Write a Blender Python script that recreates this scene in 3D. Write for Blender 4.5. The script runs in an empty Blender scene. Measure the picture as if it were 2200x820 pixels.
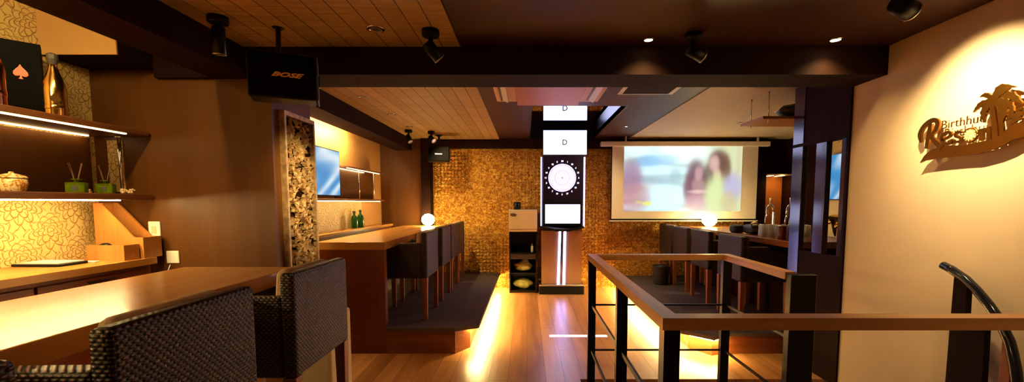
import bpy, bmesh, math, random
from mathutils import Vector, Matrix
R = math.radians; PI = math.pi
rnd = random.Random(7)
sc = bpy.context.scene
COL = sc.collection

# ------------------------------------------------------------------ node helpers
def lin(r, g, b):
    f = lambda c: (c/255/12.92) if c/255 <= .04045 else ((c/255+.055)/1.055)**2.4
    return (f(r), f(g), f(b), 1)

class X:
    """a float socket with arithmetic"""
    nt = None
    def __init__(s, v): s.v = v
    @staticmethod
    def op(o, *a):
        n = X.nt.nodes.new('ShaderNodeMath'); n.operation = o
        for i, q in enumerate(a):
            if isinstance(q, X): q = q.v
            if isinstance(q, (int, float)): n.inputs[i].default_value = q
            else: X.nt.links.new(q, n.inputs[i])
        return X(n.outputs[0])
    def __add__(s, o): return X.op('ADD', s, o)
    def __radd__(s, o): return X.op('ADD', o, s)
    def __sub__(s, o): return X.op('SUBTRACT', s, o)
    def __rsub__(s, o): return X.op('SUBTRACT', o, s)
    def __mul__(s, o): return X.op('MULTIPLY', s, o)
    def __rmul__(s, o): return X.op('MULTIPLY', o, s)
    def __truediv__(s, o): return X.op('DIVIDE', s, o)
    def mod(s, p): return X.op('FLOORED_MODULO', s, p)
    def abs(s): return X.op('ABSOLUTE', s)
    def sin(s): return X.op('SINE', s)
    def cos(s): return X.op('COSINE', s)
    def lt(s, o): return X.op('LESS_THAN', s, o)
    def min(s, o): return X.op('MINIMUM', s, o)
    def floor(s): return X.op('FLOOR', s)
    def sqrt(s): return X.op('SQRT', s)
def mixf(m, a, b): return m*a + (1-m)*b

class Mat:
    def __init__(s, name, base=(.5,.5,.5,1), rough=.5, metal=0, spec=.5, emit=None, es=0, trans=0, ior=1.45, coat=0, alpha=1):
        m = bpy.data.materials.new(name); m.use_nodes = True
        s.m = m; s.nt = m.node_tree; X.nt = s.nt
        s.b = s.nt.nodes['Principled BSDF']
        b = s.b.inputs
        b['Base Color'].default_value = base; b['Roughness'].default_value = rough
        b['Metallic'].default_value = metal; b['Specular IOR Level'].default_value = spec
        b['Transmission Weight'].default_value = trans; b['IOR'].default_value = ior
        b['Coat Weight'].default_value = coat; b['Alpha'].default_value = alpha
        if emit: b['Emission Color'].default_value = emit; b['Emission Strength'].default_value = es
    def n(s, t, **k):
        n = s.nt.nodes.new(t)
        for a, v in k.items():
            if a in n.inputs: n.inputs[a].default_value = v
            else: setattr(n, a, v)
        return n
    def l(s, a, b):
        if isinstance(a, X): a = a.v
        s.nt.links.new(a, b)
    def coord(s, which='Object'):
        tc = s.n('ShaderNodeTexCoord'); sp = s.n('ShaderNodeSeparateXYZ')
        s.tc = tc.outputs[which]; s.l(s.tc, sp.inputs[0])
        return X(sp.outputs[0]), X(sp.outputs[1]), X(sp.outputs[2])
    def vec(s, scale):
        mp = s.n('ShaderNodeMapping'); mp.inputs['Scale'].default_value = scale
        s.l(s.tc, mp.inputs[0]); return mp.outputs[0]
    def noise(s, scale, vec=None, detail=4, rough=.6, dist=0):
        n = s.n('ShaderNodeTexNoise'); n.inputs['Scale'].default_value = scale
        n.inputs['Detail'].default_value = detail; n.inputs['Roughness'].default_value = rough
        n.inputs['Distortion'].default_value = dist
        s.l(vec if vec is not None else s.tc, n.inputs['Vector']); return X(n.outputs['Fac'])
    def ramp(s, fac, stops):
        r = s.n('ShaderNodeValToRGB'); e = r.color_ramp.elements
        while len(e) < len(stops): e.new(.5)
        for i, (p, c) in enumerate(stops): e[i].position = p; e[i].color = c
        s.l(fac, r.inputs[0]); return r.outputs[0]
    def color(s, c): s.l(c, s.b.inputs['Base Color'])
    def bump(s, h, strength=.3, dist=.01):
        n = s.n('ShaderNodeBump'); n.inputs['Strength'].default_value = strength; n.inputs['Distance'].default_value = dist
        s.l(h, n.inputs['Height']); s.l(n.outputs[0], s.b.inputs['Normal'])
    def rough(s, x): s.l(x, s.b.inputs['Roughness'])

def wood(name, dark, light, along='Y', scale=1, rough=.35, seam=0, across='X', coat=0, spec=.5):
    M = Mat(name, rough=rough, coat=coat, spec=spec)
    x, y, z = M.coord(); ax = {'X': x, 'Y': y, 'Z': z}
    sc_ = {'X': (2,26,26), 'Y': (26,2,26), 'Z': (26,26,2)}[along]
    v = M.vec(tuple(q*scale for q in sc_))
    g = M.noise(1, v, 6, .65, .6)
    if seam:
        c = ax[across]/seam; k = c.floor()
        fr = c - k
        g = g + ((k*12.9898).sin()*43.7).mod(1)*.35 - .17
        line = (fr - .5).abs()
        e = line.lt(.488)
        g = g*e + (1-e)*-.2
        # board ends
        a = (ax[along] + k*.73)/1.8; fe = (a - a.floor()).lt(.997)
        g = g*fe
    M.color(M.ramp(g, [(.0, tuple(q*.35 for q in dark[:3])+(1,)), (.28, dark), (.72, light)]))
    M.bump(g, .08, .004)
    return M.m

def plain(name, c, rough=.5, metal=0, spec=.5, n=0, nscale=30, b=0, **k):
    M = Mat(name, c, rough, metal, spec, **k)
    M.coord()
    if n:
        f = M.noise(nscale)
        M.color(M.ramp(f, [(.25, tuple(q*(1-n) for q in c[:3])+(1,)), (.75, tuple(min(1, q*(1+n)) for q in c[:3])+(1,))]))
        if b: M.bump(f, b, .003)
    return M.m

def emis(name, c, s, base=(.02,.02,.02,1)):
    return Mat(name, base, .5, emit=c, es=s).m

def attr_emis(name, strength, attr='pic'):
    M = Mat(name, (.02,.02,.02,1), .4)
    a = M.n('ShaderNodeAttribute'); a.attribute_name = attr
    M.l(a.outputs['Color'], M.b.inputs['Emission Color']); M.b.inputs['Emission Strength'].default_value = strength
    return M.m

# ------------------------------------------------------------------ materials
m_floor = wood('floor_boards', lin(150,96,52), lin(205,144,88), 'Y', .35, .30, .15, 'X')
m_table = wood('honey_table_wood', lin(186,124,56), lin(200,140,70), 'Y', .3, .24)
m_panel_wood = wood('red_brown_panel', lin(104,44,12), lin(120,54,17), 'Z', .5, .4)
m_drawer = wood('drawer_wood', lin(104,40,18), lin(136,60,26), 'Y', .7, .4)
m_riser = wood('riser_wood', lin(104,50,20), lin(150,84,40), 'X', .6, .4)
m_rail = wood('oak_handrail', lin(160,100,52), lin(206,148,92), 'Y', .9, .33)
m_railx = wood('oak_handrail_cross', lin(160,100,52), lin(206,148,92), 'X', .9, .33)
m_leg = wood('leg_wood', lin(120,62,34), lin(160,92,52), 'Z', 1, .4)
m_brownwall = wood('brown_veneer_wall', lin(84,48,14), lin(98,58,18), 'Z', .4, .42, spec=.35)
m_darkwood = wood('dark_stained_wood', lin(26,9,6), lin(38,15,9), 'Z', .8, .6, spec=.06)
m_slat = wood('glossy_slat', lin(40,18,14), lin(62,30,22), 'Z', .8, .14)
m_holder = wood('cedar_holder', lin(170,106,46), lin(196,130,64), 'Z', .9, .45)
m_shelf = wood('shelf_wood', lin(96,54,28), lin(132,80,44), 'Y', .7, .4)
m_black = plain('black_plastic', (.004,.0035,.0035,1), .42, spec=.2)
m_blackm = plain('black_steel', (.005,.0035,.003,1), .3, 0, spec=.3)
m_chrome = plain('chrome', (.75,.75,.75,1), .15, 1)
m_steel = plain('brushed_steel', (.55,.52,.5,1), .3, 1)
m_white = plain('white_plastic', lin(225,218,205), .45)
m_cream = plain('cream_plaster', lin(216,190,152), .85, spec=.15, n=.03, nscale=6)
m_dark_ceiling = plain('dark_glossy_ceiling', lin(56,30,24), .5, spec=.3, n=.1, nscale=3)
m_beam = plain('dark_brown_beam', lin(34,16,9), .75, spec=.1, n=.1, nscale=4)
m_beige_ceiling = plain('beige_ceiling', lin(178,160,130), .6, n=.06, nscale=8)
m_carpet = plain('grey_brown_carpet', lin(92,80,76), .95, spec=.1, n=.35, nscale=160, b=.5)
m_tan = plain('tan_plaster', lin(196,150,88), .7)
m_cushion = plain('pale_cushion', lin(190,165,135), .9, spec=.1, n=.08, nscale=40, b=.3)
m_olive = plain('olive_cushion', lin(140,105,30), .9, spec=.1, n=.1, nscale=40)
m_mirror = plain('mirror', (.85,.82,.82,1), .01, 1)
m_screencloth = plain('screen_cloth', lin(225,215,200), .8)
m_redbrown = plain('warm_lit_wall', lin(170,96,34), .6, n=.08, nscale=5)

def bamboo():
    M = Mat('bamboo_ceiling', rough=.6)
    x, y, z = M.coord()
    v = M.vec((3, 160, 1)); g = M.noise(1, v, 3, .6)
    c = (x+.42)/.115; k = c.floor(); fr = c-k
    e = (fr-.5).abs().lt(.475)
    slat = ((y/.012).mod(1)-.5).abs().lt(.42)
    h = (g + ((k*12.9).sin()*43.7).mod(1)*.14-.07)*(.86+.14*slat)
    h = h*e
    M.color(M.ramp(h, [(0, lin(60,40,16)), (.25, lin(126,98,50)), (.7, lin(190,160,98))]))
    M.bump(h, .25, .006)
    return M.m
m_bamboo = bamboo()

def goldwall():
    M = Mat('gold_mosaic_wall', rough=.42, metal=.7)
    x, y, z = M.coord()
    vo = M.n('ShaderNodeTexVoronoi'); vo.feature = 'F1'; vo.inputs['Scale'].default_value = 48; vo.inputs['Randomness'].default_value = .8
    M.l(M.tc, vo.inputs['Vector'])
    sp = M.n('ShaderNodeSeparateColor'); M.l(vo.outputs['Color'], sp.inputs[0])
    cr = X(sp.outputs[0]); cg = X(sp.outputs[1])
    d = X(vo.outputs['Distance'])
    gx = ((x/.055).mod(1)-.5).abs(); gz = ((z/.055).mod(1)-.5).abs()
    ring = (X.op('MAXIMUM', gx, gz)*24).cos()
    k = ((x/.055).floor()*12.98+(z/.055).floor()*78.2).sin()*43758.5
    k = k.mod(1)
    n = M.noise(5, None, 3)
    f = cr*.42 + n*.22 + ring*.17 + k*.16 + .04
    M.color(M.ramp(f, [(0, lin(112,64,14)), (.25, lin(158,98,28)), (.6, lin(212,156,62)), (.9, lin(255,220,120))]))  # palest stop puts the mosaic's sparkle into the colour
    h = cg*.7 + d*.7 + ring*.35 + M.noise(60, None, 3)*.6
    M.bump(h, .6, .014)
    return M.m
m_gold = goldwall()

def damask():
    M = Mat('damask_wallpaper', rough=.42, spec=.5)
    x, y, z = M.coord()
    P = .30
    nz = M.noise(14, None, 2)
    u0 = y + x + (nz-.5)*.014; v0 = z + (nz-.5)*.012
    def cell(u, v, ou, ov):
        return ((u+ou).mod(P)-P/2), ((v+ov).mod(P)-P/2)
    ua, va = cell(u0, v0, 0, 0); ub, vb = cell(u0, v0, P/2, P/2)
    ra = (ua*ua + va*va).sqrt(); rb = (ub*ub+vb*vb).sqrt()
    m = ra.lt(rb)
    u = mixf(m, ua, ub); v = mixf(m, va, vb); r = ra.min(rb)
    v2 = v + .35*r - .03
    r2 = (u*u+v2*v2).sqrt(); th = X.op('ARCTAN2', v2, u)
    pat = None
    for rad, n, amp, ph in ((.020, 1.5, .4, 0), (.042, 2.5, .34, .5), (.066, 3, .30, 0), (.090, 4, .26, .3), (.114, 5, .22, 0), (.138, 6, .2, .4)):
        q = (r2 - rad*((1-amp) + amp*((th*n+ph).cos().abs()))).abs()
        q = q*1.0
        pat = q if pat is None else pat.min(q)
    # veins between the rings
    vein = ((th*4+.5).sin().abs())*r2*.25 + .001
    pat2 = pat.min(vein + r2.lt(.045)*1 + (1-r2.lt(.085))*1)
    f = (pat2/.0050)
    f = X.op('MINIMUM', f, 1)
    M.color(M.ramp(f, [(.3, lin(150,98,36)), (.75, lin(216,186,120))]))
    M.bump(f, .5, .003)
    return M.m
m_damask = damask()

def wicker():
    M = Mat('wicker_weave', rough=.45, spec=.4)
    x, y, z = M.coord()
    row = z/.0105; ri = row.floor(); rf = row-ri
    u = (x+y)/.021 + ri*.5; uf = u-u.floor()
    f = ((rf*PI).sin())*((uf*PI).sin())
    f = f*f
    n = M.noise(60)
    g = f*.75+n*.3
    M.color(M.ramp(g, [(.15, lin(14,7,5)), (.5, lin(56,36,32)), (.95, lin(136,102,92))]))  # strand highlights and the shade between strands are put into the colour
    M.bump(f, .7, .006)
    return M.m
m_wicker = wicker()

def carvemat():
    M = Mat('gilded_carving', rough=.42, metal=.25)
    M.coord(); n = M.noise(22); M.color(M.ramp(n, [(.3, lin(150,116,76)), (.7, lin(222,190,140))]))
    M.bump(M.noise(60), .4, .004)
    return M.m
m_carve = carvemat()

# ------------------------------------------------------------------ mesh helpers
class MB:
    def __init__(s): s.bm = bmesh.new()
    def box(s, x0, x1, y0, y1, z0, z1, bev=0, M=None, seg=1):
        r = bmesh.ops.create_cube(s.bm, size=1)
        vs = r['verts']
        mat = Matrix.Translation(((x0+x1)/2, (y0+y1)/2, (z0+z1)/2)) @ Matrix.Diagonal((abs(x1-x0), abs(y1-y0), abs(z1-z0), 1))
        bmesh.ops.transform(s.bm, matrix=mat, verts=vs)
        if bev:
            es = list({e for v in vs for e in v.link_edges})
            rr = bmesh.ops.bevel(s.bm, geom=es, offset=bev, segments=seg, affect='EDGES', profile=.5)
            vs = list({v for f in rr['faces'] for v in f.verts} | {v for v in vs if v.is_valid})
        if M is not None: bmesh.ops.transform(s.bm, matrix=M, verts=[v for v in vs if v.is_valid])
        return s
    def poly(s, pts, d, M=None):
        """closed polygon pts (3D) extruded by vector d"""
        a = [s.bm.verts.new(p) for p in pts]; d = Vector(d)
        b = [s.bm.verts.new(Vector(p)+d) for p in pts]
        n = len(pts)
        s.bm.faces.new(a); s.bm.faces.new(b[::-1])
        for i in range(n): s.bm.faces.new((a[i], b[i], b[(i+1) % n], a[(i+1) % n]))
        if M is not None: bmesh.ops.transform(s.bm, matrix=M, verts=a+b)
        return s
    def tube(s, pts, r, n=10, cap=True):
        pts = [Vector(p) for p in pts]; rings = []
        rs = r if isinstance(r, (list, tuple)) else [r]*len(pts)
        prev = None
        for i, p in enumerate(pts):
            d = (pts[min(i+1, len(pts)-1)] - pts[max(i-1, 0)]).normalized()
            if prev is None:
                a = Vector((0,0,1)) if abs(d.z) < .9 else Vector((1,0,0))
                u = d.cross(a).normalized()
            else: u = (prev - d*prev.dot(d)).normalized()
            prev = u; w = d.cross(u)
            rings.append([s.bm.verts.new(p + (u*math.cos(2*PI*k/n) + w*math.sin(2*PI*k/n))*rs[i]) for k in range(n)])
        for a, b in zip(rings, rings[1:]):
            for k in range(n): s.bm.faces.new((a[k], a[(k+1) % n], b[(k+1) % n], b[k])).smooth = True
        if cap: s.bm.faces.new(rings[0][::-1]); s.bm.faces.new(rings[-1])
        return s
    def lathe(s, prof, c=(0,0,0), n=20, M=None, smooth=True):
        """prof [(r, z)] revolved about z"""
        rings = []; new = []
        for r, z in prof:
            rg = [s.bm.verts.new((c[0]+max(r, 1e-4)*math.cos(2*PI*k/n), c[1]+max(r, 1e-4)*math.sin(2*PI*k/n), c[2]+z)) for k in range(n)]
            rings.append(rg); new += rg
        for a, b in zip(rings, rings[1:]):
            for k in range(n): s.bm.faces.new((a[k], a[(k+1) % n], b[(k+1) % n], b[k])).smooth = smooth
        s.bm.faces.new(rings[0][::-1]); s.bm.faces.new(rings[-1])
        if M is not None: bmesh.ops.transform(s.bm, matrix=M, verts=new)
        return s
    def ball(s, c, r, sub=2, sq=(1,1,1), noise=0, seed=0):
        g = bmesh.ops.create_icosphere(s.bm, subdivisions=sub, radius=1)
        rr = random.Random(seed)
        ph = [(rr.uniform(2,7), rr.uniform(2,7), rr.uniform(2,7), rr.uniform(0,6)) for _ in range(6)]
        for v in g['verts']:
            k = 1
            if noise: k += noise*sum(math.sin(a*v.co.x+b*v.co.y+e*v.co.z+p) for a, b, e, p in ph)/3
            v.co = Vector((v.co.x*r*sq[0]*k+c[0], v.co.y*r*sq[1]*k+c[1], v.co.z*r*sq[2]*k+c[2]))
            for f in v.link_faces: f.smooth = True
        return s
    def build(s, name, mat, parent=None, loc=None):
        bmesh.ops.recalc_face_normals(s.bm, faces=s.bm.faces)
        me = bpy.data.meshes.new(name); s.bm.to_mesh(me); s.bm.free()
        if mat: me.materials.append(mat)
        o = bpy.data.objects.new(name, me); COL.objects.link(o)
        if parent is not None: o.parent = parent
        if loc: o.location = loc
        return o

def box(name, mat, x0, x1, y0, y1, z0, z1, bev=0, parent=None):
    return MB().box(x0, x1, y0, y1, z0, z1, bev).build(name, mat, parent)
def struct(o): o['kind'] = 'structure'; return o
def sbox(name, mat, *a, **k): return struct(box(name, mat, *a, **k))
def tag(o, label, cat, group=None):
    o['label'] = label; o['category'] = cat
    if group: o['group'] = group
    return o
def thing(name, label, cat, loc=(0,0,0), rz=0, group=None):
    o = bpy.data.objects.new(name, None); COL.objects.link(o); o.empty_display_size = .1
    o.location = loc; o.rotation_euler = (0,0,rz)
    return tag(o, label, cat, group)
def dup(root, loc, rz, label, group=None):
    r = root.copy(); COL.objects.link(r); r.location = loc; r.rotation_euler = (0,0,rz); r['label'] = label
    if group: r['group'] = group
    for ch in list(root.children):
        c = ch.copy(); COL.objects.link(c); c.parent = r
        for g in list(ch.children):
            d = g.copy(); COL.objects.link(d); d.parent = c
    return r
def textmesh(body, size, extrude, offset=0, M=None, align='LEFT', name='lettering', shear=0):
    cu = bpy.data.curves.new('t', 'FONT'); cu.body = body; cu.size = size; cu.extrude = extrude; cu.offset = offset
    cu.align_x = align; cu.shear = shear; cu.resolution_u = 3
    o = bpy.data.objects.new('t', cu); COL.objects.link(o)
    dg = bpy.context.evaluated_depsgraph_get()
    me = bpy.data.meshes.new_from_object(o.evaluated_get(dg))
    bpy.data.objects.remove(o); bpy.data.curves.remove(cu)
    me.name = name
    if M is not None: me.transform(M)
    return me
def meshobj(name, me, mat, parent=None):
    me.materials.clear(); me.materials.append(mat)
    o = bpy.data.objects.new(name, me); COL.objects.link(o)
    if parent is not None: o.parent = parent
    return o
def picture(name, mat, origin, du, dv, nu, nv, fn, parent):
    """flat lit screen: a grid with a colour per corner"""
    o = Vector(origin); du = Vector(du); dv = Vector(dv)
    vs = [o + du*(i/nu) + dv*(j/nv) for j in range(nv+1) for i in range(nu+1)]
    fs = [(j*(nu+1)+i, j*(nu+1)+i+1, (j+1)*(nu+1)+i+1, (j+1)*(nu+1)+i) for j in range(nv) for i in range(nu)]
    me = bpy.data.meshes.new(name); me.from_pydata(vs, [], fs)
    ca = me.color_attributes.new('pic', 'FLOAT_COLOR', 'POINT')
    k = 0
    for j in range(nv+1):
        for i in range(nu+1):
            ca.data[k].color = fn(i/nu, 1-j/nv); k += 1
    me.materials.append(mat)
    ob = bpy.data.objects.new(name, me); COL.objects.link(ob); ob.parent = parent
    return ob
def blobs(base, lst):
    def f(u, v):
        c = list(base(u, v) if callable(base) else base)
        for (cx, cy, rx, ry, col, a) in lst:
            d = ((u-cx)/rx)**2 + ((v-cy)/ry)**2
            w = a/(1+math.exp(min(60,(d-1)*3.2)))
            for i in range(3): c[i] = c[i]*(1-w) + col[i]*w
        return lin(*c)
    return f

# ------------------------------------------------------------------ levels (metres)
CE = 2.38; BZ = 2.20; TZ = 1.03; BACK = 6.90
# ---------------- floor, with the stair opening
f = MB()
f.box(-2.9, .42, -1.6, 7.1, -.06, 0)
f.box(.42, 4.2, 3.28, 7.1, -.06, 0)
f.box(.42, 4.2, -1.6, -.6, -.06, 0)
struct(f.build('floor', m_floor))
sbox('wall_stair_side', m_beam, .36, .42, -.6, 3.28, -2.4, -.06)
sbox('wall_stair_end', m_beam, .42, 2.3, 3.28, 3.34, -2.4, -.06)
st = MB()
for k in range(9): st.box(.43, 2.29, 3.2-.26*(k+1), 3.2-.26*k, -2.4, -.2-.2*k)
struct(st.build('staircase', m_drawer))

# ---------------- ceiling
c = MB()
c.box(-1.8, 2.45, -1.6, 2.8, CE, CE+.06)
c.box(-1.8, .055, 3.1, 6.95, CE, CE+.06)
c.box(1.03, 4.2, 3.1, 6.95, CE, CE+.06)
c.box(.055, 1.03, 3.1, 4.52, CE, CE+.06)
c.box(.055, 1.03, 6.8, 6.95, CE, CE+.06)
c.box(-2.95, -1.8, -1.6, 6.95, 2.66, 2.72)
struct(c.build('ceiling', m_dark_ceiling))
sbox('ceiling_bamboo_near', m_bamboo, -1.8, -.42, -1.6, 2.8, CE-.008, CE)
sbox('ceiling_bamboo_far', m_bamboo, -1.8, -.43, 3.1, 6.8, CE-.008, CE)
sbox('ceiling_beige', m_beige_ceiling, 1.575, 4.2, 3.1, 6.8, CE-.008, CE)
r = MB()
r.box(.035, .055, 4.5, 6.82, CE, 2.53); r.box(1.03, 1.05, 4.5, 6.82, CE, 2.53)
r.box(.055, 1.03, 4.5, 4.52, CE, 2.53); r.box(.055, 1.03, 6.8, 6.82, CE, 2.53)
mr = thing('ceiling_mirror', 'recessed mirror panel in the dark ceiling above the dart machine', 'mirror', (.54, 5.66, 2.38))
mr_inv = Matrix.Translation((-.54, -5.66, -2.38))
def under(o, parent):
    o.parent = parent
    o.matrix_parent_inverse = Matrix.Translation(parent.location).inverted()
    return o
def wpart(mb, name, mat, parent, sub=None):
    """part given in world coordinates under an unrotated thing"""
    loc = Vector(parent.location)
    bmesh.ops.translate(mb.bm, vec=-loc, verts=mb.bm.verts)
    return mb.build(name, mat, sub if sub is not None else parent)
wpart(r, 'frame', m_blackm, mr)
wpart(MB().box(.055, 1.03, 4.52, 6.8, 2.52, 2.53), 'mirror_glass', m_mirror, mr)

sbox('beam_main', m_beam, -1.8, 2.31, 2.8, 3.1, BZ, CE+.3)
sbox('beam_main_right', m_beam, 2.31, 4.2, 3.07, 3.16, BZ, CE+.3)
sbox('beam_rear', m_beam, -1.64, 4.2, 6.8, 6.95, 2.235, CE+.1)
sbox('beam_left_near', m_beam, -2.065, -1.8, -1.6, 3.0, BZ, 2.66)
sbox('beam_left_far', m_beam, -2.065, -1.8, 3.4, 6.85, BZ, 2.66)
# ---------------- walls
sbox('wall_left', m_damask, -3.0, -2.89, -1.6, 3.0, 0, 2.72)
sbox('wall_left_panel', m_brownwall, -2.89, -2.88, -1.6, 2.86, 1.443, 1.81)
sbox('wall_left_pier', m_brownwall, -2.89, -1.70, 2.9, 3.42, 0, 2.66)
sbox('trim_1', m_damask, -2.80, -2.70, 2.893, 2.9, 1.46, 1.80)
b = MB().box(-2.89, -2.43, 2.62, 2.9, 2.26, 2.66)
struct(b.build('wall_left_bulkhead', m_beam))  # shade on its side and underside is put into this dark colour
sbox('wall_left_bulkhead_face', m_tan, -2.889, -2.432, 2.612, 2.62, 2.262, 2.66)
sbox('trim_2', m_beam, -2.43, -2.06, 2.86, 2.9, 2.2, 2.66)
sbox('wall_left_far', plain('tan_textured_wall', lin(186,136,80), .5, n=.16, nscale=26, b=.4), -2.42, -2.30, 3.42, 6.9, 0, 2.7)
sbox('wall_left_return', m_brownwall, -2.30, -1.64, 6.78, 6.9, 0, 2.66)
sbox('pillar_left', m_beam, -1.64, -1.50, 6.68, 6.9, 0, 2.38)
sbox('wall_back', m_gold, -1.6, 3.5, BACK, 7.0, 0, 2.4)
sbox('wall_back_right', m_darkwood, 3.5, 4.2, 6.82, 7.0, 1.82, 2.4)
sbox('wall_back_niche', m_redbrown, 3.5, 4.2, 6.9, 7.0, 0, 1.82)
sbox('wall_right_far', m_damask, 4.1, 4.2, 3.1, 7.0, 0, 2.4)
sbox('wall_right', m_cream, 2.30, 2.45, -1.6, 3.08, -2.4, CE+.3)
sbox('wall_behind', m_brownwall, -3.0, 2.45, -1.7, -1.6, 0, 2.7)

# ---------------- raised platforms with lit nosing
def platform(tag_, sgn, pts_top, pts_body, z, m):
    t = MB(); t.poly([(x, y, z-.035) for x, y in pts_top], (0, 0, .035)); struct(t.build('platform_top_'+tag_, m_carpet))
    t = MB(); t.poly([(x, y, 0) for x, y in pts_body], (0, 0, z-.035)); struct(t.build('platform_body_'+tag_, m))
LP = .245
platform('left', 1, [(-2.30,3.92),(-1.29,3.92),(-1.29,3.84),(-.66,3.84),(-.45,3.95),(-.44,6.9),(-2.30,6.9)],
         [(-2.30,3.92),(-1.29,3.92),(-1.29,3.85),(-.66,3.85),(-.545,4.02),(-.54,6.9),(-2.30,6.9)], LP, m_riser)
RP = .20
platform('right', -1, [(4.1,3.84),(1.86,3.84),(1.66,3.72),(1.44,3.92),(1.42,6.9),(4.1,6.9)],
         [(4.1,3.85),(1.86,3.85),(1.68,3.80),(1.54,4.0),(1.52,6.9),(4.1,6.9)], RP, m_riser)
platform('near', 1, [(-2.89,-1.6),(-.86,-1.6),(-.86,2.5),(-2.89,2.5)], [(-2.89,-1.6),(-.93,-1.6),(-.93,2.45),(-2.89,2.45)], LP, m_riser)
warm = lin(255,196,96)
m_led = emis('warm_led', lin(255,205,110), 26)
m_led_floor = emis('warm_led_floor', lin(255,222,140), 165)
m_led_soft = emis('warm_led_soft', lin(255,205,125), 9)
def strip(name, lab, mat, pts, w=.02, h=.008, grp=None):
    """a light strip: boxes along the path, seen as one strip"""
    mb = MB()
    for a, b2 in zip(pts, pts[1:]):
        a = Vector(a); b2 = Vector(b2); d = b2-a; L = d.length
        q = d.to_track_quat('X', 'Z').to_matrix().to_4x4()
        mb.box(0, L, -w/2, w/2, -h/2, h/2, M=Matrix.Translation(a) @ q)
    return tag(mb.build(name, mat), lab, 'light strip', grp)
strip('led_strip', 'warm LED strip under the edge of the left platform', m_led_floor, [(-.56,3.985,.204),(-.485,4.05,.204),(-.465,6.86,.204)], .022, grp='platform edge lights')
strip('led_strip', 'warm LED strip under the edge of the right platform', m_led_floor, [(1.78,3.80,.156),(1.66,3.765,.158),(1.47,3.96,.158),(1.445,6.86,.158)], .022, grp='platform edge lights')

# ---------------- left bay 1: shelves, worktop
def shelf(name, label, x0, x1, y0, y1, z0, z1, leds, m=m_shelf, led=m_led_soft):
    t = thing(name, label, 'shelf', ((x0+x1)/2, (y0+y1)/2, z0))
    wpart(MB().box(x0, x1, y0, y1, z0, z1, .003), 'board', m, t)
    for (lx, ly0, ly1) in leds:
        wpart(MB().box(lx-.007, lx+.007, ly0, ly1, z0-.006, z0), 'led_strip', led, t)
    return t
m_led_shelf = emis('shelf_led', lin(255,214,140), 7)
m_led_wash = emis('shelf_led_wash', lin(255,222,146), 120)
shelf('wall_shelf', 'upper wooden wall shelf at left carrying the gold bottle', -2.89, -2.50, -1.2, 2.875, 1.822, 1.856, [(-2.53, -1.2, 2.74), (-2.85, -1.2, 2.82)], led=m_led_shelf)
shelf('wall_shelf', 'lower wooden wall shelf at left carrying the green diffusers', -2.89, -2.50, -1.2, 2.875, 1.405, 1.443, [(-2.56, -1.2, 2.70)], led=m_led_wash)
rod = tag(MB().tube([(-2.63, 2.80, 1.444), (-2.63, 2.80, 1.82)], .010, 12).lathe([(.02,0),(.02,.01),(.012,.016)], (-2.63,2.80,1.803)).build('shelf_support', m_chrome), 'slim chrome support rod between the two left shelves behind a diffuser', 'rod')

wt = thing('worktop', 'long wall counter at left with drawers under it', 'counter', (-2.69, .8, .6))
wpart(MB().box(-2.888, -2.45, -1.2, 2.82, .985, TZ, .003), 'counter_top', m_table, wt)
wpart(MB().box(-2.888, -2.48, -1.2, 2.80, .25, .985), 'body', m_drawer, wt)
for i in range(5):
    y0 = 2.78-.66*(i+1)
    d = wpart(MB().box(-2.48, -2.462, y0+.006, y0+.654, .70, .962, .003), 'drawer', m_drawer, wt)
    wpart(MB().box(-2.462, -2.452, y0+.25, y0+.41, .935, .943, .002), 'handle', m_blackm, wt, d)

o = thing('wall_outlet', 'cream wall outlet beside the wooden magazine file', 'outlet', (-2.52, 2.895, 1.2))
wpart(MB().box(-2.56, -2.48, 2.888, 2.9, 1.15, 1.26, .004), 'cover_plate', m_white, o)
wpart(MB().box(-2.535, -2.505, 2.885, 2.889, 1.18, 1.23), 'socket', m_cream, o)
o = thing('wall_outlet', 'cream wall outlet with a hanging wire at the end of the counter', 'outlet', (-2.41, 2.895, 1.0))
wpart(MB().box(-2.45, -2.365, 2.888, 2.9, .975, 1.06, .004), 'cover_plate', m_white, o)
wpart(MB().tube([(-2.41,2.87,.97),(-2.42,2.86,.93),(-2.40,2.86,.88),(-2.41,2.865,.8)], .003, 6), 'wire', m_white, o)

mh = thing('magazine_file', 'two-slot wooden magazine file with sloping sides on the left counter', 'file holder', (-2.7, 2.78, TZ))
prof = [(x+.10, z) for x, z in ((-2.865,1.03),(-2.865,1.385),(-2.825,1.385),(-2.62,1.165),(-2.56,1.165),(-2.56,1.03))]
for yy in (2.735, 2.86):
    wpart(MB().poly([(x, yy, z) for x, z in prof], (0,.012,0)), 'side_panel', m_holder, mh)
wpart(MB().box(-2.47, -2.46, 2.747, 2.86, 1.03, 1.165), 'front_panel', m_holder, mh)
wpart(MB().box(-2.765, -2.755, 2.747, 2.86, 1.03, 1.385), 'back_panel', m_holder, mh)
tb = thing('wooden_tray', 'small open wooden box in front of the magazine file', 'box', (-2.7, 2.65, TZ))
tm = MB(); tm.box(-2.71, -2.48, 2.62, 2.63, 1.03, 1.125); tm.box(-2.71, -2.48, 2.715, 2.725, 1.03, 1.125)
tm.box(-2.71, -2.70, 2.63, 2.715, 1.03, 1.125); tm.box(-2.49, -2.48, 2.63, 2.715, 1.03, 1.125); tm.box(-2.70,-2.49,2.63,2.715,1.03,1.04)
wpart(tm, 'body', m_holder, tb)
wpart(MB().ball((-2.64,2.67,1.118), .028, 2, (1.2,1,.7), .1), 'contents', m_black, tb)
mn = thing('menu_book', 'open black menu book with pale pages on the left counter', 'menu', (-2.75, 2.5, TZ))
wpart(MB().box(-2.87, -2.60, 2.36, 2.52, 1.031, 1.045, .003), 'cover', m_black, mn)
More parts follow.
